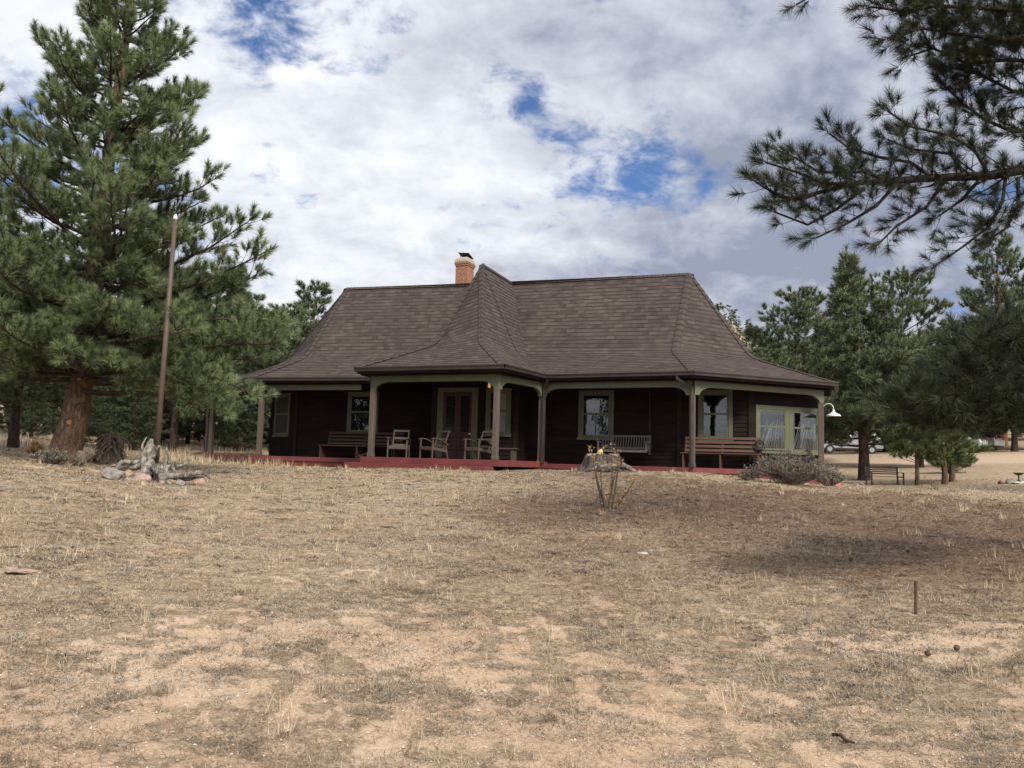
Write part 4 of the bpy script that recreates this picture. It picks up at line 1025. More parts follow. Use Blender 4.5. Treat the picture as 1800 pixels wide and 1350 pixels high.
def overhang_pine():
    base = Vector((8.3, 9.6, gzf(8.3, 9.6))); t = thing('overhanging_pine', 'close dark pine reaching into the right side of the view from outside it', 'tree', base)
    tr = Tree(21); rng = tr.rng
    path = [Vector((0, 0, 0)), Vector((.05, .05, 2)), Vector((-.05, .1, 5)), Vector((.05, .15, 8)), Vector((0, .1, 11)), Vector((.05, 0, 13.5))]
    trunk_tube(tr, path, [.34, .30, .25, .19, .11, .03], 14)
    O = base
    def L_(*a): return [at(px, py, Y)-O for px, py, Y in a]
    def tk(z): return Vector((0, .1, z))
    main = [tk(5.3)]+L_((1830, 292, 10.6), (1740, 308, 10.5), (1640, 312, 10.3), (1560, 318, 10.2), (1500, 322, 10.1), (1440, 338, 10.0), (1385, 350, 9.9))
    kw = dict(t0=.10, step=.115, tl=.42, sp=.15, sc=.98, vert=1.0, up=.25, bare=.35)
    tr.limb_along(main, .085, **{**kw, 't0': .3, 'tl': .6})
    for pl in ([(1735, 302, 10.5), (1712, 262, 10.4), (1670, 238, 10.2), (1600, 222, 10.0), (1560, 195, 9.9)],
               [(1640, 312, 10.3), (1600, 285, 10.4), (1540, 275, 10.5), (1490, 258, 10.6), (1458, 235, 10.7)],
               [(1560, 318, 10.2), (1520, 302, 10.4), (1440, 303, 10.6), (1400, 278, 10.7), (1362, 262, 10.8)],
               [(1440, 338, 10.0), (1410, 350, 9.8), (1370, 345, 9.7), (1342, 328, 9.6), (1322, 315, 9.6)],
               [(1500, 322, 10.1), (1450, 322, 9.9), (1400, 302, 9.7), (1345, 285, 9.6)],
               [(1580, 318, 10.2), (1540, 362, 10.0), (1490, 392, 9.9), (1435, 418, 9.8)],
               [(1520, 330, 10.1), (1470, 368, 10.3), (1420, 395, 10.4), (1360, 372, 10.5)],
               [(1660, 318, 10.4), (1630, 362, 10.3), (1575, 398, 10.2), (1548, 425, 10.1)],
               [(1700, 312, 10.4), (1670, 270, 10.7), (1600, 262, 10.9), (1560, 245, 11)],
               [(1768, 312, 10.5), (1763, 352, 10.4), (1738, 398, 10.2), (1700, 428, 10.1), (1655, 460, 10.0)],
               [(1790, 312, 10.5), (1790, 360, 10.3), (1770, 400, 10.2), (1740, 420, 10.1)],
               [(1720, 318, 10.5), (1690, 352, 10.7), (1650, 380, 10.8)]):
        tr.limb_along(L_(*pl), .026, **kw)
    top = [[tk(7.2)]+L_((1840, 20, 10.2), (1740, 15, 10.0), (1650, 10, 9.9), (1590, 20, 9.8), (1530, 12, 9.7)),
           [tk(6.6)]+L_((1850, 60, 10.4), (1760, 70, 10.2), (1690, 60, 10.1), (1620, 50, 10.0), (1560, 68, 9.9)),
           [tk(6.4)]+L_((1850, 110, 10.6), (1770, 105, 10.5), (1700, 112, 10.4), (1640, 85, 10.3), (1600, 98, 10.2)),
           [tk(6.0)]+L_((1850, 165, 10.8), (1780, 160, 10.7), (1720, 130, 10.6), (1668, 118, 10.5)),
           [tk(5.7)]+L_((1850, 225, 10.9), (1780, 232, 10.8), (1730, 210, 10.8), (1690, 180, 10.7), (1655, 145, 10.6)),
           [tk(7.6)]+L_((1800, -60, 10), (1640, -50, 9.8), (1480, -40, 9.6), (1400, 8, 9.5)),
           [tk(6.9)]+L_((1850, 40, 11.2), (1790, 60, 11.3), (1730, 40, 11.3), (1680, 30, 11.3), (1600, -20, 11.3))]
    for k, pl in enumerate(top): tr.limb_along(pl, .035, **{**kw, 't0': .3 if k != 5 else .82, 'tl': .44 if k != 5 else .25, 'step': .055 if k != 5 else .3})
    low = [[tk(2.6)]+L_((1850, 600, 8.6), (1770, 590, 8.3), (1715, 610, 8.1), (1690, 640, 8)),
           [tk(2.4)]+L_((1850, 640, 8.6), (1760, 650, 8.2), (1690, 668, 8.0), (1650, 700, 7.9)),
           [tk(2.2)]+L_((1850, 690, 8.8), (1760, 700, 8.4), (1680, 715, 8.2), (1620, 730, 8.1), (1585, 722, 8.0)),
           [tk(2.0)]+L_((1850, 740, 8.8), (1770, 735, 8.6), (1690, 748, 8.4), (1625, 745, 8.2)),
           [tk(2.0)]+L_((1850, 720, 9.2), (1780, 715, 9.2), (1720, 735, 9.1), (1660, 752, 9)),
           [tk(2.5)]+L_((1850, 660, 9.2), (1790, 640, 9.2), (1730, 680, 9.1), (1700, 720, 9)),
           [tk(2.9)]+L_((1850, 590, 9.4), (1800, 600, 9.3), (1750, 630, 9.2), (1725, 660, 9.1)),
           [tk(2.4)]+L_((1850, 700, 9.7), (1800, 690, 9.7), (1760, 700, 9.7), (1700, 690, 9.6))]
    for pl in low: tr.limb_along(pl, .034, **{**kw, 't0': .32, 'tl': .62, 'step': .06, 'vert': .75})
    for k in range(6):                       # the rest of the crown, above and outside the view
        z = rng.uniform(7.6, 13.2); az = rng.uniform(-3.14, 3.14); L = float(np.interp(z, [7, 10, 13.5], [4.2, 3.2, .7]))*rng.uniform(.7, 1.05)
        tr.limb(tk(z), az, .15+rng.uniform(-.1, .2), L, .05, curve=.4, t0=.25, step=.22, tl=1.0, sp=.2, sc=1.4, vert=.5, up=.4)
    for k in range(3):
        z = rng.uniform(2.5, 7.5); az = rng.uniform(-1.3, 1.0); L = rng.uniform(2.6, 4.2)
        tr.limb(tk(z), az, .0, L, .05, curve=.3, t0=.3, step=.24, tl=1.0, sp=.2, sc=1.3, vert=.5, up=.4)
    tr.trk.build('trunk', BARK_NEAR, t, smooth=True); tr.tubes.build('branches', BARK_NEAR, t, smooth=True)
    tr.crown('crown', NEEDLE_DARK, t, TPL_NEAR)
overhang_pine()

def make_tree(name, label, base, H, kind, mats, seed, lean=0., group=None, templ=None, bark=None, r0=None):
    """kind: cone | round | young | tall"""
    t = thing(name, label, 'tree', base, group=group); tr = Tree(seed); rng = tr.rng; templ = templ or TPL_FAR
    path = [Vector((lean*H*f*f+rng.uniform(-.01, .01)*H*f, rng.uniform(-.01, .01)*H*f, H*f)) for f in (0, .12, .3, .5, .7, .88, 1)]
    r0 = r0 or H*.021+.03
    trunk_tube(tr, path, [r0*k for k in (1, .88, .76, .6, .38, .18, .05)], 9)
    zs = [p.z for p in path]; prof = {'cone': ([.15, .24, .40, .6, .8, .92, 1], [.30, .36, .30, .185, .085, .035, .01]), 'bush': ([.05, .12, .35, .7, .9, 1], [.30, .42, .36, .2, .09, .02]), 'round': ([.22, .35, .55, .75, .9, 1], [.20, .30, .33, .28, .19, .08]),
             'young': ([.22, .3, .5, .8, 1], [.24, .30, .25, .13, .03]), 'tall': ([.30, .4, .55, .7, .85, 1], [.12, .22, .25, .21, .15, .06])}[kind]
    lo = prof[0][0]; z = lo*H; k = 0; stepz = {'cone': .031, 'round': .048, 'young': .05, 'tall': .045, 'bush': .05}[kind]*H
    while z < H*.985:
        f = z/H
        for j in range(4 if kind != 'young' else 3):
            az = k*2.4+j*1.571+rng.uniform(-.45, .45); L = float(np.interp(f, *prof))*H*rng.uniform(.6, 1.1)
            if kind in ('round', 'tall') and rng.random() < .12: continue
            p = Vector((np.interp(z, zs, [q.x for q in path]), np.interp(z, zs, [q.y for q in path]), z+rng.uniform(-.3, .3)*stepz))
            el = {'cone': .02+.42*f, 'bush': .05+.45*f, 'round': -.15+.75*f, 'young': .2+.4*f, 'tall': -.2+.7*f}[kind]+rng.uniform(-.15, .15)
            sc = H/11*(.9 if kind != 'young' else 1.0); sc = min(max(sc, .55), 1.5)
            tr.limb(p, az, el, L, max(.012, r0*.22*(1-f*.6)), curve=.5, t0=.30, step=max(.14, (.019 if kind == 'cone' else .026)*H), tl=.27*L+.24*sc, sp=.19*sc, sc=sc*1.12, vert=.65, up=.6, bare=.25, nside=4)
        k += 1; z += stepz
    tr.tuft(path[-1], (0, 0, 1), 1.2, .8)
    tr.trk.build('trunk', bark or BARK_DARK, t, smooth=True); tr.tubes.build('branches', BARK_DARK, t, smooth=True); tr.crown('crown', mats, t, templ)
    return t
def top_height(px, py_top, Y, base): return at(px, py_top, Y).z-base.z
def place(name, label, px, Y, ytop, kind, mats, seed, **kw):
    b = ground_at(px, Y); return make_tree(name, label, b, top_height(px, ytop, Y, b), kind, mats, seed, **kw)
place('conical_pine', 'dense grey-green conical pine rising behind the park bench right of the house', 1520, 38, 446, 'cone', NEEDLE_BLUE, 101, lean=-.06)
rnd = place('round_pine', 'dark round-crowned pine seen over the shoulder of the conical pine', 1590, 60, 492, 'round', NEEDLE_BLUE, 103)
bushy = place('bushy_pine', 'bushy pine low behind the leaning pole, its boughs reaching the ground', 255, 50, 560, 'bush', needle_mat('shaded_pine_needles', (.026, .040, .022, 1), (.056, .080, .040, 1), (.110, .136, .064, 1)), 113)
tall = place('tall_pine', 'tall open pine with orange trunk standing farthest right beyond the drive', 1764, 72, 428, 'tall', NEEDLE_BLUE, 107, bark=BARK_ORANGE)
make_y = place('young_pine', 'slim young pine with pale bare lower trunk standing just right of the park bench', 1613, 33, 672, 'young', NEEDLE_FRESH, 109, r0=.085, lean=-.015, bark=BARK)
# copies of the tree kinds above for the background
def again(src, px, Y, ytop, label, rz, sx=1., group=None):
    b = ground_at(px, Y); c = copy_tree(src); c.location = b; c['label'] = label
    if group: c['group'] = group
    h = max(v.z for v in map(Vector, [tuple(q) for q in [ch for ch in src.children if ch.name.startswith('crown')][0].bound_box])); s = top_height(px, ytop, Y, b)/h
    c.scale = (s*sx, s*sx, s); c.rotation_euler.z = rz; return c
cone = [o for o in COL.objects if o.name == 'conical_pine'][0]
again(rnd, 1405, 50, 500, 'round dark pine just right of the right end of the roof', 1.2, 1.15)
again(rnd, 1350, 46, 610, 'low rounded pine peeping past the right eave of the roof', 3.0, 1.5)
again(cone, 1440, 52, 560, 'pine filling the gap between the white gooseneck lamp and the conical pine', 2.1, 1.3)
again(cone, 1618, 47, 585, 'pine on the right flank of the conical pine above the slim young pine', .7, 1.3)
again(rnd, 1690, 90, 560, 'distant rounded pine low in the gap left of the tall open pine', 4.0, 1.4)
again(cone, 1745, 62, 560, 'dark pine at the foot of the tall open pine', 5.1, 1.5)
again(rnd, 1830, 66, 500, 'round pine at the right edge behind the near dark boughs', .4, 1.3)
again(tall, 545, 52, 490, 'gnarled open-topped pine looking over the left slope of the roof', 1.9, 1.25)
again(cone, 585, 47, 560, 'dense pine tucked behind the left slope of the roof below the gnarled pine', 4.4, 1.5)
again(rnd, 495, 44, 530, 'rounded pine behind the left end of the roof', 2.6, 1.2)
again(bushy, 455, 46, 600, 'small spreading pine seen past the left corner post of the porch', 3.3, 1.6)
again(rnd, 372, 39, 470, 'pine whose straight trunk stands beside the far left porch post', 5.5, 1.05)
again(rnd, 309, 37, 520, 'dark pine directly behind the leaning pole', .9, 1.2)
again(rnd, 30, 26, 395, 'dark pine with a thick trunk left of the reddish leaning trunk', 2.2, 1.05)
again(rnd, -12, 24.5, 430, 'dark pine cut off by the left edge of the photo', 4.9, 1.1)
again(rnd, 195, 42, 420, 'shaded pine behind the reddish leaning trunk', 1.1, 1.3)
again(cone, 90, 45, 480, 'far pine between the two thick trunks at the left', 3.7, 1.4)
again(cone, 425, 58, 500, 'far pine behind the porch corner post', 1.4, 1.7)
again(tall, -40, 34, 330, 'tall pine mostly outside the left edge', 2.9, 1.3)
def wood(seed, spots, lab):
    rr = random.Random(seed)
    for k, (px, Y, yt) in enumerate(spots):
        c = again(rnd if rr.random() < .45 else cone, px, Y, yt, lab, rr.uniform(0, 6.28), rr.uniform(1.2, 1.7), lab)
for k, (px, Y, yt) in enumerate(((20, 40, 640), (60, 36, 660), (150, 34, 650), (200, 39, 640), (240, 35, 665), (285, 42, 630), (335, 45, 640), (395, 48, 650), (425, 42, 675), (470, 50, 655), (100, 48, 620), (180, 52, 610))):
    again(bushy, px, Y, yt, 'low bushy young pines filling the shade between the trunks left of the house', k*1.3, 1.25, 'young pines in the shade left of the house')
wood(1, [(20, 62, 500), (70, 75, 540), (130, 66, 520), (165, 84, 560), (215, 70, 540), (280, 78, 560), (335, 64, 570), (395, 76, 600), (440, 84, 610), (480, 66, 590), (530, 74, 580), (575, 64, 560), (620, 80, 590), (-30, 55, 470), (350, 50, 600), (240, 58, 610)], 'dark pines of the wood far behind the trees left of the house')
wood(2, [(1375, 66, 580), (1425, 75, 590), (1480, 70, 560), (1540, 80, 570), (1600, 84, 600), (1650, 76, 600), (1700, 110, 590), (1730, 84, 600), (1790, 90, 560), (1840, 80, 540), (1320, 72, 610), (1860, 62, 600), (1665, 62, 640), (1715, 70, 650), (1785, 58, 640)], 'dark pines of the wood beyond the drive right of the house')
# pines beside and behind the photographer, mirrored in the window panes
def mirrored(src, x, y, s_, label, rz):
    c = copy_tree(src); c.location = (x, y, gzf(x, y)); c.scale = (s_,)*3; c.rotation_euler.z = rz; c['label'] = label
mirrored(tall, 24, 17.5, .8, 'tall pine off to the right, mirrored in the double window', .3); mirrored(rnd, -15, 1.5, .8, 'round pine off to the left, mirrored in the green-framed panes', 1.3)
mirrored(tall, -22, -9, .8, 'tall pine off to the left behind the photographer', 2.2); mirrored(rnd, -9, -14, .8, 'round pine behind the photographer', 3.1)
# two little dark-stemmed pines with low boughs
def little_pine(px, Y, label, seed):
    b = ground_at(px, Y); t = thing('little_pine', label, 'tree', b); tr = Tree(seed)
    H = at(px, 790, Y).z-b.z+.35
    trunk_tube(tr, [Vector((0, 0, 0)), Vector((.01, 0, .5)), Vector((-.02, 0, 1.1)), Vector((0, 0, H))], [.12, .11, .09, .03], 8)
    for k in range(16):
        tr.limb((0, 0, tr.rng.uniform(.75, H-.1)), tr.rng.uniform(-3.1, 3.1), -.05, tr.rng.uniform(.7, 1.35), .02, curve=.3, t0=.3, step=.16, tl=.35, sp=.18, sc=.72, vert=.5, up=.4, nside=4)
    tr.trk.build('trunk', BARK, t, smooth=True); tr.tubes.build('branches', BARK_DARK, t, smooth=True); tr.crown('crown', NEEDLE_FRESH, t, TPL_FAR)
little_pine(1661, 33.2, 'small pine with dark scaly stem, nearer of the pair right of the slim young pine', 5)
little_pine(1674, 34.8, 'small pine with thinner stem, farther of the pair right of the slim young pine', 6)

# ------------------------------------------------------------------ shrubs
def leaf_cloud(n, rng, center, rad, size, up=.0, shell=.35):
    d = norm(rng.randn(n, 3)); r = (shell+(1-shell)*rng.rand(n))**.6
    P = center+d*r[:, None]*rad
    return P
def twiggy_shrub(name, label, base, w_, h_, nst, nleaf, mat, seed, lsize=.03, dep=None, dens=1.):
    t = thing(name, label, 'shrub', base); rng = random.Random(seed); nr = np.random.RandomState(seed); mb = MB(); tips = []
    dep = dep or w_*.6
    for k in range(nst):
        a = rng.uniform(0, 6.283); f = rng.random()**.6; tx, ty = math.cos(a)*w_/2*f, math.sin(a)*dep/2*f; tz = h_*(1-.55*f*f)*rng.uniform(.65, 1.1)
        p0 = Vector((tx*.15, ty*.15, -.03)); p3 = Vector((tx, ty, tz)); pts = [p0]
        for i in (1, 2, 3, 4):
            q = p0.lerp(p3, i/4)+Vector((rng.uniform(-.05, .05)*w_, rng.uniform(-.05, .05)*w_, .08*h_*math.sin(i/4*3.14))); pts.append(q)
        mb.tube(pts, [.012, .010, .007, .005, .003], 4)
        for i in range(5):
            q = pts[2].lerp(pts[4], rng.random()); e = q+Vector((rng.uniform(-.12, .12), rng.uniform(-.12, .12), rng.uniform(.0, .16)))*(h_*1.2); mb.tube([q, e], [.004, .002], 3, cap=False); tips.append((q, e))
    mb.build('stems', STEM, t)
    T = []; tint = []
    for k in range(nleaf):
        q, e = tips[rng.randrange(len(tips))]; p = np.array(q.lerp(e, rng.uniform(.1, 1.1)))+nr.randn(3)*.03*h_
        d = norm(nr.randn(1, 3)+np.array([[0, 0, .5]]))[0]; s = norm(np.cross(d, nr.randn(3)))*lsize*.22
        T.append([p-s, p+s, p+d*lsize*nr.uniform(.7, 1.5)]); tint.append(nr.beta(2, 2))
    tri_mesh('leaves', np.array(T), np.array(tint), mat, t)
    return t
twiggy_shrub('sage_bush', 'wide straggly grey-green bush in front of the right end of the porch', ground_at(1393, 21.8), 2.5, .86, 240, 3300, SAGE, 3, .045, 1.3)
twiggy_shrub('sage_bush', 'low silvery sage clump at the left foot of the straggly porch bush', ground_at(1318, 21.8), .75, .30, 40, 2600, HERB, 4, .04)
twiggy_shrub('sage_bush', 'dull green bush right of the corner post beside the red brick', ground_at(1460, 24), 1.0, .48, 50, 3200, SAGE, 5, .05)
twiggy_shrub('round_shrub', 'round dark shrub behind the pair of small pines at the right', ground_at(1672, 41), 2.6, 1.15, 80, 7000, needle_mat('shrub_leaves', (.04, .048, .026, 1), (.085, .09, .05, 1), (.15, .145, .085, 1)), 6, .10)
twiggy_shrub('dry_shrub', 'grey twiggy brush heaped round the foot of the reddish leaning trunk', ground_at(104, 18.9), 1.15, .34, 70, 2600, HERB, 8, .045)
twiggy_shrub('yellow_shrub', 'small yellow-leaved shrub left of the reddish leaning trunk', ground_at(70, 21), .5, .45, 24, 700, YLEAF, 9, .05)
def yellow_bush():
    base = ground_at(1066, 14.6); t = thing('yellow_leaved_sapling', 'thin multi-stemmed sapling with a few yellow leaves standing in front of the stump', 'shrub', base)
    rng = random.Random(12); nr = np.random.RandomState(12); mb = MB(); T = []; tint = []
    def P(px, py, dy=0): return at(px, py, 14.6+dy)-base
    stems = [[(1062, 911), (1060, 880), (1052, 850), (1047, 828), (1042, 800), (1038, 785)], [(1064, 911), (1063, 890), (1057, 862), (1056, 835), (1058, 825)],
             [(1068, 911), (1072, 880), (1075, 845), (1075, 805), (1075, 772)], [(1069, 911), (1078, 878), (1084, 845), (1087, 815), (1090, 788)],
             [(1071, 911), (1086, 890), (1096, 872), (1106, 862)], [(1070, 911), (1080, 872), (1084, 835), (1096, 805)], [(1066, 911), (1074, 870), (1082, 830), (1062, 800), (1060, 790)],
             [(1061, 911), (1054, 870), (1048, 840), (1050, 815)], [(1070, 911), (1092, 880), (1112, 850), (1116, 842)]]
    for k, st in enumerate(stems):
        dy = rng.uniform(-.3, .3); pts = [P(px+rng.uniform(-1, 1), py, dy*i/len(st)) for i, (px, py) in enumerate(st)]; n = len(pts)
        mb.tube(pts, [.019-.013*i/(n-1) for i in range(n)], 5)
        for i in range(13):
            j = rng.randrange(max(1, n-3), n); q = pts[j-1].lerp(pts[j], rng.random()); e = q+Vector((rng.uniform(-.09, .09), rng.uniform(-.09, .09), rng.uniform(0, .11))); mb.tube([q, e], [.004, .002], 3, cap=False)
            for l in range(4 if k not in (1, 7) else 1):
                p = np.array(q.lerp(e, rng.uniform(.2, 1.1)))+nr.randn(3)*.012; d = norm(nr.randn(1, 3))[0]; s = norm(np.cross(d, nr.randn(3)))*.014; ln = .036
                T += [[p, p+d*ln*.5+s, p+d*ln], [p, p+d*ln, p+d*ln*.5-s]]; tt = nr.beta(2, 2); tint += [tt, tt]
    mb.build('stems', STEM, t); tri_mesh('leaves', np.array(T), np.array(tint), YLEAF, t)
    gr = MB()
    for k in range(60):
        a = rng.uniform(0, 6.28); r_ = rng.uniform(0, .13); p = Vector((math.cos(a)*r_, math.sin(a)*r_, 0)); gr.tube([p, p+Vector((rng.uniform(-.06, .06), rng.uniform(-.06, .06), rng.uniform(.08, .24)))], [.003, .001], 3, cap=False)
    gr.build('base_grass', simple('tuft_straw', (.24, .19, .09, 1), (.34, .28, .15, 1), .9, 5), t)
yellow_bush()

# ------------------------------------------------------------------ stumps, roots, rocks, poles
def noisy(o, amp, scale, seed):
    me = o.data; n = len(me.vertices); co = np.empty(n*3, np.float32); me.vertices.foreach_get('co', co); co = co.reshape(-1, 3)
    f = (fbm(co[:, 0]+co[:, 2]*.7, co[:, 1]-co[:, 2]*.5, scale, seed, 3)-.5)*2*amp; c = co.mean(0); d = norm(co-c); co = co+d*f[:, None]
    me.vertices.foreach_set('co', co.astype(np.float32).ravel()); me.update()
def stump():
    base = ground_at(1063, 23.7); t = thing('tree_stump', 'broad old tree stump with flaring bark in front of the porch swing', 'stump', base)
    n = 44; prof = [(-.1, .92), (0, .74), (.08, .62), (.19, .55), (.32, .51), (.42, .49), (.46, .47)]; vs = []; rng = random.Random(2)
    ph = [rng.uniform(0, 6.28) for _ in range(5)]
    for z, r in prof:
        fl = max(0, .45-z)/.45
        for k in range(n):
            a = 2*math.pi*k/n; rr = r*(1+.16*fl*math.sin(5*a+ph[0])+.05*math.sin(9*a+ph[1])+rng.uniform(-.035, .035)); vs.append((math.cos(a)*rr*.98, math.sin(a)*rr*.85, z+.03*math.sin(3*a+ph[2])*(z > .3)))
    fs = [(i*n+k, i*n+(k+1) % n, (i+1)*n+(k+1) % n, (i+1)*n+k) for i in range(len(prof)-1) for k in range(n)]
    MB().add(vs, fs).build('bark', STUMP_BARK, t, smooth=True)
    top = vs[-n:]; tv = []; 
    for s in (1., .8, .5, .2):
        for x, y, z in top: tv.append((x*s, y*s, z+rng.uniform(-.02, .02)+.012))
    fs = [(i*n+k, i*n+(k+1) % n, (i+1)*n+(k+1) % n, (i+1)*n+k) for i in range(3) for k in range(n)]+[tuple(3*n+k for k in range(n))]
    MB().add(tv, fs).build('cut_top', STUMP_TOP, t)
    sp = MB(); sp.tube([(-.12, -.2, .42), (-.10, -.2, .55), (-.06, -.18, .63)], [.11, .09, .03], 7, wob=.15, rng=rng); sp.build('splinter', simple('orange_split_wood', (.45, .26, .10, 1), (.62, .42, .22, 1), .9, 14), t)
    rt = MB(); rt.tube([(-.55, -.62, -.02), (-.2, -.72, .13), (.15, -.70, .19), (.45, -.6, .16)], [.03, .05, .06, .05], 7, wob=.12, rng=rng); rt.tube([(.5, -.35, .2), (.75, -.5, .08), (.98, -.55, -.04)], [.10, .07, .04], 7, wob=.1, rng=rng)
    rt.build('root', DEADWOOD, t, smooth=True)
stump()
def smooth_tube(mb, pts, rad, n=10, wob=.06, rng=None, sub=4):
    pts = [Vector(p) for p in pts]; P = []; Rr = []
    for i in range(len(pts)-1):
        p0, p1, p2, p3 = pts[max(i-1, 0)], pts[i], pts[i+1], pts[min(i+2, len(pts)-1)]
        for k in range(sub):
            t = k/sub; P.append(.5*((2*p1)+(p2-p0)*t+(2*p0-5*p1+4*p2-p3)*t*t+(3*p1-p0-3*p2+p3)*t**3)); Rr.append(rad[i]+(rad[i+1]-rad[i])*t)
    P.append(pts[-1]); Rr.append(rad[-1]); mb.tube(P, Rr, n, wob=wob, rng=rng)
def root_stump():
    Y = 17.3; base = ground_at(275, Y); t = thing('driftwood_stump', 'silver weathered root stump with twisting roots around the foot of the leaning pole', 'stump', base)
    rng = random.Random(5); G = lambda px, py, dy=0: at(px, py, Y+dy)-base; mb = MB()
    for pts, rad in (([(266, 772, .1), (262, 792, .05), (254, 812, -.1), (253, 832, -.35), (240, 846, -.5), (226, 849, -.55)], [.055, .10, .10, .085, .07, .045]),
                     ([(270, 782, .1), (264, 800, 0), (266, 818, -.2), (280, 834, -.4), (300, 842, -.5), (330, 842, -.5), (350, 838, -.5)], [.05, .10, .10, .08, .065, .05, .03]),
                     ([(259, 806, .1), (246, 812, .1), (230, 813, .05), (216, 812, 0), (206, 822, -.1), (203, 832, -.15)], [.08, .075, .065, .06, .05, .03]),
                     ([(293, 787, .2), (293, 805, .15), (290, 822, .1), (296, 832, 0)], [.02, .045, .06, .06]),
                     ([(309, 810, .1), (304, 818, .1), (306, 828, .05), (318, 836, 0), (332, 842, -.1)], [.025, .05, .055, .05, .03]),
                     ([(262, 776, .2), (255, 795, .15), (250, 815, .1), (262, 838, .1)], [.03, .07, .09, .1]),
                     ([(270, 822, -.3), (292, 836, -.5), (322, 836, -.6), (352, 831, -.6), (372, 842, -.6)], [.11, .10, .08, .06, .02]), ([(264, 815, -.2), (250, 832, -.5), (228, 843, -.7), (208, 848, -.7), (196, 858, -.7)], [.11, .10, .08, .05, .015]), ([(275, 820, -.3), (290, 846, -.8), (306, 858, -.9), (325, 862, -.9)], [.10, .08, .06, .015]), ([(258, 815, 0), (236, 822, .1), (216, 824, .2), (200, 818, .3), (190, 825, .3)], [.09, .08, .06, .04, .012]), ([(290, 822, .1), (312, 820, .2), (330, 812, .3), (338, 802, .3)], [.08, .06, .045, .012]), ([(256, 800, .2), (250, 785, .2), (258, 768, .25)], [.06, .035, .008]), ([(268, 805, -.1), (274, 790, -.1), (281, 783, -.1)], [.07, .05, .015]), ([(246, 838, -.3), (225, 843, -.2), (210, 838, -.1), (203, 829, -.1)], [.05, .04, .03, .01]), ([(300, 840, -.4), (318, 851, -.6), (333, 846, -.7)], [.05, .04, .012]), ([(262, 812, -.15), (261, 835, -.4), (268, 850, -.5)], [.06, .05, .03]), ([(285, 818, .15), (278, 835, 0), (276, 852, -.1)], [.09, .13, .16])):
        smooth_tube(mb, [G(*p) for p in pts], [min(q*.78, .088) for q in rad], 11, .16, rng)
    o = mb.build('stump_wood', DEADWOOD, t, smooth=True)
root_stump()
def leaning_pole():
    Y = 17.5; b = at(271, 850, Y); b.z = gzf(b.x, b.y)-.05; top = at(308, 386, Y); base = Vector(b)
    t = thing('leaning_pole', 'tall brown leaning flagpole rising out of the silver root stump', 'pole', base)
    mb = MB(); d = top-base; mb.tube([Vector((0, 0, 0)), d*.5, d], [.060, .054, .044], 18); mb.build('shaft', POLE, t, smooth=True)
    k = MB(); k.tube([d, d+Vector((0, 0, .03)), d+Vector((.002, 0, .09)), d+Vector((.003, 0, .12))], [.046, .048, .032, .01], 14); k.build('pole_cap', WHITE_METAL, t, smooth=True)
leaning_pole()
def rock(label, px, py, Y, w_, h_, mat, seed, dep=None, sink=.3, group=None):
    import bmesh as _b
    bm = _b.new(); _b.ops.create_icosphere(bm, subdivisions=3, radius=1); rng = np.random.RandomState(seed)
    cuts = [(norm(rng.randn(1, 3))[0], rng.uniform(.55, .85)) for _ in range(9)]; dep = dep or w_*.8
    for v_ in bm.verts:
        p = np.array(v_.co)
        for n_, d_ in cuts:
            e = p@n_-d_
            if e > 0: p = p-n_*e*.97
        p = p*(1+rng.uniform(-.06, .06)); v_.co = Vector((p[0]*w_/2*1.2, p[1]*dep/2*1.2, p[2]*h_/2*1.25))
    me = bpy.data.meshes.new('rock'); bm.to_mesh(me); bm.free(); o = link('rock', me, mat)
    g = at(px, py, Y); o.location = (g.x, Y, gzf(g.x, Y)+h_*(.5-sink)); o.rotation_euler.z = rng.uniform(-.4, .4); o.rotation_euler.x = rng.uniform(-.15, .15)
    tag(o, label, 'rock', group)
rock('lichen-grey boulder left of the silver root stump', 200, 850, 16.7, .44, .31, ROCK_GREY, 1)
rock('flat pinkish slab in front of the silver root stump', 246, 853, 16.6, .40, .20, ROCK_PINK, 2)
rock('orange angular rock behind the grey boulder under a silver root', 223, 832, 17.2, .26, .20, ROCK_ORANGE, 3)
rock('small tan stone on top of the ground between the orange rock and the grey boulder', 205, 838, 17.0, .14, .10, ROCK_ORANGE, 13)
rock('pale pink blocky rock at the right end of the silver roots', 353, 848, 16.8, .27, .25, ROCK_PINK, 4)
rock('small round pink stone below the silver roots', 284, 861, 16.4, .13, .09, ROCK_PINK, 5)
rock('dark grey stone below the right silver roots', 315, 858, 16.5, .19, .13, ROCK_GREY, 6)
rock('dull tan stone half hidden under the silver roots', 303, 848, 16.8, .34, .14, ROCK_ORANGE, 15)
rock('flat pale stone lying in the needle litter in the middle of the lawn', 1130, 992, 10.6, .15, .03, ROCK_PALE, 7)
rock('small whitish stone beside the flat pale stone on the lawn', 1146, 988, 10.8, .06, .03, ROCK_PALE, 8)
rock('low pink boulder sunk in the sand at the left edge of the lawn', 38, 1082, 7.9, .30, .05, ROCK_PINK, 9, sink=.3)
rock('grey stone beside the black pedestal at the far right', 1776, 862, 32.5, .32, .26, ROCK_GREY, 10)
rock('pale flat stone under the black pedestal at the far right', 1790, 866, 32.4, .6, .14, ROCK_PALE, 11)
rock('little dark red block left of the black pedestal', 1760, 867, 32.4, .2, .17, simple('dark_red_block', (.10, .03, .025, 1), (.15, .045, .035, 1), .9, 8), 12)
rock('tan stone left of the park bench under the conical pine', 1513, 853, 34, .28, .15, ROCK_PINK, 14)
rock('greyish stone beside the park bench leg under the conical pine', 1505, 855, 33.6, .2, .12, ROCK_GREY, 16)
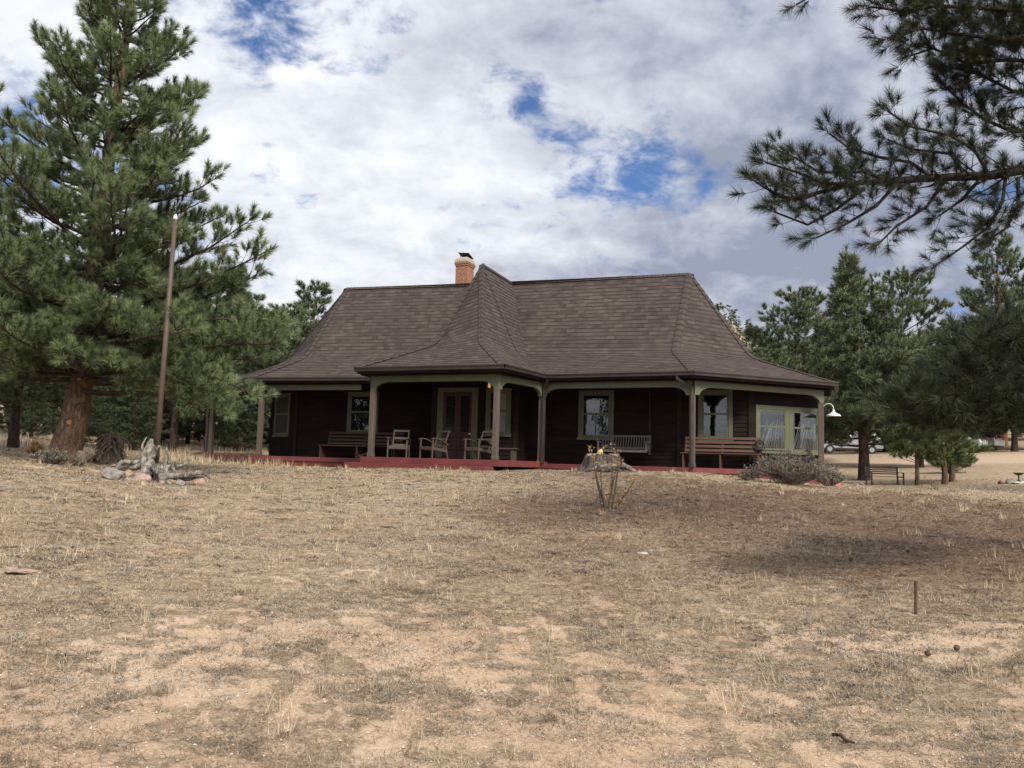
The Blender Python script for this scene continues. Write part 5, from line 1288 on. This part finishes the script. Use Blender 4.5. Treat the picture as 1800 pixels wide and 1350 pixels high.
def brick_():
    g = ground_at(1472, 25.3); mb = MB(); mb.box((0, 0, .06), (.21, .10, .12)); mb.box((-.10, -.02, .05), (.12, .1, .1)); o = mb.build('loose_brick', BRICK_RED, None, bevel=.008); o.location = g; o.rotation_euler.z = .3
    tag(o, 'bright red brick lying on the grass right of the porch corner', 'brick')
brick_()
def stake():
    b = at(1610, 1091, 7.7); b.z = gzf(b.x, b.y)-.03; top = at(1610, 1022, 7.7); mb = MB(); mb.tube([Vector((0, 0, 0)), top-b], [.0155, .0155], 12); mb.tube([top-b, top-b+Vector((0, 0, .004))], [.019, .017], 12); o = mb.build('steel_stake', RUST, None, smooth=False); o.location = b
    tag(o, 'short rusty steel stake standing in the bare sand at the right', 'stake')
stake()
def root_wad(label, px0, px1, ytop, Y, seed, n=60, tall=True):
    base = ground_at((px0+px1)/2, Y); w_ = (px1-px0)/FPX*Y; h_ = at(px0, ytop, Y).z-base.z; t = thing('root_wad', label, 'stump', base); rng = random.Random(seed); mb = MB()
    mb.tube([(0, 0, -.1), (0, 0, h_*.35), (.02, 0, h_*.72)], [w_*.36, w_*.30, w_*.12], 12, wob=.15, rng=rng)
    for k in range(n):
        a = rng.uniform(0, 6.283); f = rng.uniform(.3, 1); z0 = rng.uniform(.25, .95)*h_ if tall else rng.uniform(.1, .7)*h_
        p = Vector((math.cos(a)*w_*.16, math.sin(a)*w_*.16, z0)); pts = [p]; r_ = rng.uniform(.018, .055); d = Vector((math.cos(a)*.6, math.sin(a)*.6, rng.uniform(-.9, .25)))
        for i in range(4): d = (d+Vector((rng.uniform(-.5, .5), rng.uniform(-.5, .5), -.28))).normalized(); pts.append(pts[-1]+d*(w_*.17*f))
        smooth_tube(mb, pts, [r_, r_*.9, r_*.7, r_*.45, r_*.2], 6, .12, rng, 3)
    if tall: smooth_tube(mb, [(.03, 0, h_*.55), (.05, 0, h_*.8), (.02, 0, h_*1.02)], [.10, .06, .012], 7, .1, rng)
    mb.build('roots', ROOTWOOD, t, smooth=True)
root_wad('shaggy brown upturned root mass between the reddish trunk and the silver root stump', 166, 230, 758, 21.0, 3, 110)
root_wad('grey tangle of old roots at the left foot of the reddish leaning trunk', 72, 112, 788, 19.3, 8, 50, False)
root_wad('small grey root tangle at the right foot of the reddish leaning trunk', 138, 164, 782, 19.2, 9, 34, False)

# ------------------------------------------------------------------ park bench, pedestal
def park_bench():
    Y = 33.5; g = ground_at(1556, Y); t = thing('park_bench', 'black metal slatted bench on the grass below the conical pine', 'bench', g, .12); L = 1.36
    for s in (-1, 1):
        l = MB(); x = s*L/2; l.bar((x, .20, 0), (x, .27, .86), .05, .05, (0, 1, 0)); l.bar((x, -.24, 0), (x, -.24, .60), .05, .05, (0, 1, 0)); l.bar((x, -.27, .60), (x, .24, .60), .05, .035); l.bar((x, -.24, .40), (x, .22, .40), .04, .04); l.build('end_frame', BLACK, t)
    b = MB()
    for z in (.54, .63, .72, .82): b.box((0, .235+(z-.5)*.08, z), (L, .025, .055))
    b.build('backrest', BLACK, t); t.scale = (1, .9, .86)
    s = MB()
    for y in (-.22, -.13, -.04, .05, .14): s.box((0, y, .42), (L, .07, .022))
    s.build('seat', BLACK, t)
park_bench()
def pedestal():
    g = ground_at(1791, 32.4); t = thing('black_pedestal', 'small black pedestal dish standing on pale stones at the right edge', 'bird bath', g)
    m = MB(); m.lathe([(.10, .10), (.03, .14), (.025, .30), (.05, .33)], (0, 0, 0), 12); m.build('stand', BLACK, t, smooth=True)
    d = MB(); d.lathe([(.0, .32), (.10, .33), (.20, .40), (.21, .42), (.18, .41), (.0, .36)], (0, 0, 0), 16); d.build('dish', BLACK, t, smooth=True)
pedestal()

# ------------------------------------------------------------------ cars
def car(label, px, Y, rz, paint, L=4.6, H=1.68, suv=True, wd=1.82):
    g = ground_at(px, Y); t = thing('parked_car', label, 'car', g, rz, group='cars parked on the drive'); W2 = wd/2
    if suv:
        low = [(-L/2, .38), (-L/2-.02, .62), (-L/2+.04, .92), (-L/2+1.05, 1.04), (L/2-.12, 1.06), (L/2, .85), (L/2-.02, .40)]
        cab = [(-L/2+.95, 1.02), (-L/2+1.65, H-.06), (-L/2+2.1, H), (L/2-.75, H-.02), (L/2-.32, H-.10), (L/2-.10, 1.04)]
        wins = [[(-L/2+1.22, 1.06), (-L/2+1.76, H-.12), (-L/2+2.35, H-.09), (-L/2+2.35, 1.07)], [(-L/2+2.43, 1.07), (-L/2+2.43, H-.09), (L/2-1.32, H-.10), (L/2-1.26, 1.08)], [(L/2-1.16, 1.08), (L/2-1.24, H-.10), (L/2-.72, H-.12), (L/2-.46, 1.09)]]
    else:
        low = [(-L/2, .36), (-L/2-.02, .58), (-L/2+.05, .78), (-L/2+1.15, .92), (L/2-.65, .98), (L/2-.08, .95), (L/2, .75), (L/2-.03, .36)]
        cab = [(-L/2+1.0, .90), (-L/2+1.85, H-.05), (-L/2+2.3, H), (L/2-1.45, H-.03), (L/2-.55, .96)]
        wins = [[(-L/2+1.32, .96), (-L/2+1.95, H-.10), (-L/2+2.45, H-.07), (-L/2+2.45, .97)], [(-L/2+2.53, .97), (-L/2+2.53, H-.07), (L/2-1.6, H-.10), (L/2-1.0, .98)]]
    b = MB()
    def loft(prof, wf):
        n = len(prof); vs = []
        for sgn in (-1, 1):
            for x, z in prof: vs.append((x, sgn*wf(z), z))
        b.add(vs, [tuple(range(n)), tuple(range(n, 2*n))[::-1]]+[(i, n+i, n+(i+1) % n, (i+1) % n) for i in range(n)])
    loft(low, lambda z: W2-.06*abs(z-.7)); loft(cab, lambda z: W2-.05-.28*(z-1.0)); b.build('body', paint, t, bevel=.05)
    for sgn in (-1, 1):
        wm = MB()
        for wn in wins:
            vs = [(x, sgn*(W2-.05-.28*(z-1.0)+.006), z) for x, z in wn]; wm.quad(*(vs if sgn > 0 else vs[::-1]))
        wm.build('side_windows', CARGLASS, t)
    for end in (0, 1):
        a, c = (cab[0], cab[1]) if end == 0 else (cab[-1], cab[-2]); f = .006*(1 if end else -1); q = MB()
        def q_(p, k): return [(p[0]+f, -(W2-.05-.28*(p[1]-1.0))*.9, p[1]+.004), (p[0]+f, (W2-.05-.28*(p[1]-1.0))*.9, p[1]+.004)]
        lo_, hi_ = q_((a[0]+(c[0]-a[0])*.12, a[1]+(c[1]-a[1])*.12), 0), q_((a[0]+(c[0]-a[0])*.92, a[1]+(c[1]-a[1])*.92), 0)
        q.quad(lo_[0], lo_[1], hi_[1], hi_[0]); q.build('rear_window' if end else 'windscreen', CARGLASS, t)
    for x in (-L/2+.86, L/2-.86):
        for sgn in (-1, 1):
            tm = MB(); tm.tube([(x, sgn*(W2-.20), .33), (x, sgn*(W2+.005), .33)], .33, 22); wh = tm.build('wheel', TYRE, t); rm = MB(); rm.tube([(x, sgn*(W2+.003), .33), (x, sgn*(W2+.014), .33)], .17, 16); rm.build('rim', RIM, wh)
    for sgn in (-1, 1):
        l = MB(); l.box((L/2-.05, sgn*(W2-.22), .88 if not suv else .98), (.12, .28, .13)); l.build('tail_light', TAIL, t, bevel=.03)
        l = MB(); l.box((-L/2+.05, sgn*(W2-.25), .74), (.12, .36, .14)); l.build('headlight', WHITE_METAL, t, bevel=.03)
    bm = MB(); bm.box((0, 0, .36), (L-.2, wd-.12, .16)); bm.build('underbody', TYRE, t)
    if suv:
        for sgn in (-1, 1):
            rk = MB(); rk.tube([(-L/2+2.1, sgn*(W2-.3), H+.01), (-L/2+2.3, sgn*(W2-.3), H+.06), (L/2-1.0, sgn*(W2-.3), H+.05), (L/2-.8, sgn*(W2-.3), H-.01)], .022, 6); rk.build('roof_rail', BLACK, t)
car('silver SUV parked side-on behind the right porch post', 1490, 61, -.06, SILVER, 4.7, 1.72, True)
car('pale SUV nose-on behind the trunk of the conical pine', 1546, 66, .35, WHITE_CAR, 4.5, 1.7, True)
car('silver sedan with a red tail light showing through the small pines', 1668, 57.5, -.75, WHITE_CAR, 4.6, 1.46, False)
car('white sedan parked rightmost beyond the silver one', 1704, 63, -.9, WHITE_CAR, 4.5, 1.45, False)

# ------------------------------------------------------------------ ground cover (nobody could count it)
def scatter(n, rmin, rmax, seed, azr=47, pw=1.3):
    n = int(n*azr/34.5); rng = np.random.RandomState(seed); u = rng.rand(n); r = (rmin**(2-pw)+u*(rmax**(2-pw)-rmin**(2-pw)))**(1/(2-pw)); a = np.radians(rng.uniform(-azr, azr, n)); return r*np.sin(a), r*np.cos(a), rng
def zsurf(X, Y):
    cov = cover_fn(X, Y); Rg = np.hypot(X, Y); near = np.clip((60-Rg)/40, 0, 1)
    return gz(X, Y)+near*((fbm(X, Y, .35, 51, 3)-.5)*.10+(fbm(X, Y, 2.2, 61, 3)-.5)*.035*(.4+cov)+(fbm(X, Y, 9, 71, 2)-.5)*.026*(.3+cov))
def off_house(X, Y):
    dx, dy = X-HO.x, Y-HO.y; p = dx*cR-dy*sR; q = dx*sR+dy*cR
    inside = ((p > -20) & (p < 3.5) & (q > .25) & (q < 9)) & ~((p > 0) & (q < p+.2)) & ~((p < -16) & (q < -(p+16)*.5+.3)) | ((p > -10.4) & (p < -5.1) & (q > -2.45) & (q < 1))
    return ~inside
def blades(name, n, seed, rmin, rmax, keep, ln, wd, lean, mat, clump=None, zoff=0., tintf=None):
    X, Y, rng = scatter(n, rmin, rmax, seed); k = keep(X, Y, rng) & off_house(X, Y); X, Y = X[k], Y[k]; m = len(X)
    if clump:
        cn, cs = clump; cs = np.repeat(cs*rng.uniform(.45, 2.1, m), cn); X = np.repeat(X, cn)+rng.randn(m*cn)*cs*1.3; Y = np.repeat(Y, cn)+rng.randn(m*cn)*cs; base_t = np.repeat(rng.beta(2, 2, m), cn); m = len(X)
    else: base_t = rng.beta(2, 2, m)
    Z = zsurf(X, Y)+zoff; r = np.hypot(X, Y); a = rng.rand(m)*6.283; el = np.radians(rng.uniform(lean[0], lean[1], m)); L = rng.uniform(ln[0], ln[1], m); wv = wd*np.clip(r/5, .7, 6)
    d = np.stack([np.cos(a)*np.cos(el), np.sin(a)*np.cos(el), np.sin(el)], -1); sd = np.stack([-np.sin(a), np.cos(a), rng.uniform(-.3, .3, m)], -1)*(wv/2)[:, None]
    P = np.stack([X, Y, Z], -1); T = np.stack([P-sd, P+sd, P+d*L[:, None]], 1); tt = np.clip(base_t+rng.uniform(-.2, .2, m), 0, 1)
    o = tri_mesh(name, T, tt, mat); tag(o, kind='stuff'); return o
g1 = blades('dry_grass', 480000, 201, 3.2, 42, lambda X, Y, r: r.rand(len(X)) < (.04+.96*cover_fn(X, Y))*(1-.75*litter_fn(X, Y)), (.03, .10), .0030, (2, 32), GRASS, zoff=-.004)
tag(g1, 'matted tan dry grass covering the slope below the house', 'grass')
g2 = blades('grass_tufts', 1500, 202, 3.2, 48, lambda X, Y, r: r.rand(len(X)) < .15+.7*fbm(X, Y, .8, 99, 2), (.05, .19), .003, (35, 88), GRASS, clump=(24, .028), zoff=-.01)
tag(g2, 'upright straw-coloured grass tufts dotted over the slope', 'grass')
g3 = blades('ground_herbs', 17000, 203, 3.2, 26, lambda X, Y, r: r.rand(len(X)) < np.clip((.5*fbm(X, Y, 1.1, 123, 3)+.5*fbm(X, Y, 3.5, 133, 2)-.45)*8, 0, 1)*np.interp(np.hypot(X, Y), [3, 9, 16, 26], [1, .8, .45, .3]), (.02, .06), .0042, (0, 42), HERB, clump=(52, .045), zoff=-.004)
tag(g3, 'low grey-green herbs and lichen patches scattered on the sand', 'ground cover')
g4 = blades('pine_litter', 420000, 204, 3.4, 24, lambda X, Y, r: r.rand(len(X)) < np.clip(litter_fn(X, Y)*1.2, 0, 1), (.07, .15), .0026, (0, 14), LITTER, zoff=.004)
tag(g4, 'brown fallen pine needles matted over the shaded right half of the slope', 'pine litter')
g5 = blades('tall_dry_grass', 5000, 205, 24, 62, lambda X, Y, r: ((X/Y < -.27) & (Y > 27)) & (r.rand(len(X)) < .5), (.15, .42), .004, (45, 88), GRASS, clump=(12, .12), zoff=-.02)
g6 = blades('fallen_straws', 26000, 206, 3.2, 12, lambda X, Y, r: r.rand(len(X)) < np.clip((fbm(X, Y, 1.6, 143, 3)-.36)*4, .08, 1), (.08, .22), .0026, (-2, 12), LITTER, zoff=.006)
tag(g6, 'loose brown straws and needles strewn over the foreground sand', 'straw')
def gravel():
    X, Y, rng = scatter(26000, 3.2, 13, 301, pw=1.7); k = rng.rand(len(X)) < .25+.75*(1-cover_fn(X, Y)); X, Y = X[k], Y[k]; m = len(X)
    Z = zsurf(X, Y); sz = .0028+.010*rng.rand(m)**5; P = np.stack([X, Y, Z], -1)
    dirs = np.array([[1, 0, .3], [-.5, .87, .3], [-.5, -.87, .3], [0, 0, 1.1]]); T = []; off = dirs[None]*sz[:, None, None]*rng.uniform(.6, 1.2, (m, 4, 1))
    for a, b, c in ((0, 1, 3), (1, 2, 3), (2, 0, 3)): T.append(P[:, None]+off[:, [a, b, c]])
    o = tri_mesh('gravel', np.concatenate(T), np.tile(rng.beta(2, 2, m), 3), needle_mat('gravel_stones', (.22, .14, .10, 1), (.45, .33, .24, 1), (.66, .55, .45, 1)))
    tag(o, 'fine pinkish gravel grains in the foreground sand', 'gravel', kind='stuff')
gravel()
g7 = blades('lichen_mats', 4200, 207, 3.6, 24, lambda X, Y, r: (r.rand(len(X)) < np.clip((fbm(X, Y, .7, 163, 3)-.47)*9, 0, 1)) & (X < 3.5+2*r.rand(len(X))), (.015, .045), .005, (5, 60), needle_mat('lichen_grey', (.12, .115, .10, 1), (.25, .24, .205, 1), (.42, .405, .35, 1)), clump=(34, .05), zoff=-.002)
tag(g7, 'pale grey lichen-like mats dotted through the left and middle of the lawn', 'ground cover')
tag(g5, 'taller pale grass under the pines left of the house', 'grass')
def cones():
    for k, (px, py, Y, lab) in enumerate(((1494, 993, 10.3, 'brown pine cone left of the rusty stake, under the boughs'), (1592, 977, 11.0, 'brown pine cone behind the rusty stake'), (1682, 1155, 6.6, 'dark pine cone in the sand right of and nearer than the rusty stake'), (1637, 1158, 6.5, 'dark pine cone in the needle litter just below the rusty stake'))):
        mb = MB(); rng = random.Random(k)
        for i in range(60):
            f = i/60; a = i*2.4; r_ = .026*math.sin(math.pi*(.12+.86*f)); c = Vector((math.cos(a)*r_*.6, math.sin(a)*r_*.6, .06*f)); e = Vector((math.cos(a)*r_*1.2, math.sin(a)*r_*1.2, .06*f+.010)); mb.bar(c, e, .013, .003)
        o = mb.build('pine_cone', simple('cone_scales', (.06, .035, .022, 1), (.15, .09, .055, 1), .9, 30), None); p = at(px, py, Y); o.location = (p.x, Y, float(zsurf(np.array([p.x]), np.array([Y]))[0])+.03); o.rotation_euler = (1.4, .2, k*1.3); o.scale = (.75, .75, .75)
        tag(o, lab, 'pine cone', 'pine cones on the lawn')
cones()
def stick():
    p = at(1463, 1268, 5.0); mb = MB(); mb.tube([(0, 0, 0), (.03, -.05, .012), (.035, -.11, .0), (.06, -.16, .008)], [.009, .011, .010, .006], 7, wob=.15, rng=random.Random(1)); o = mb.build('stick', BARK_DARK, None, smooth=True); o.location = (p.x, 5.0, float(zsurf(np.array([p.x]), np.array([5.0]))[0])+.008); tag(o, 'short black stick lying in the foreground sand at the right', 'stick')
stick()
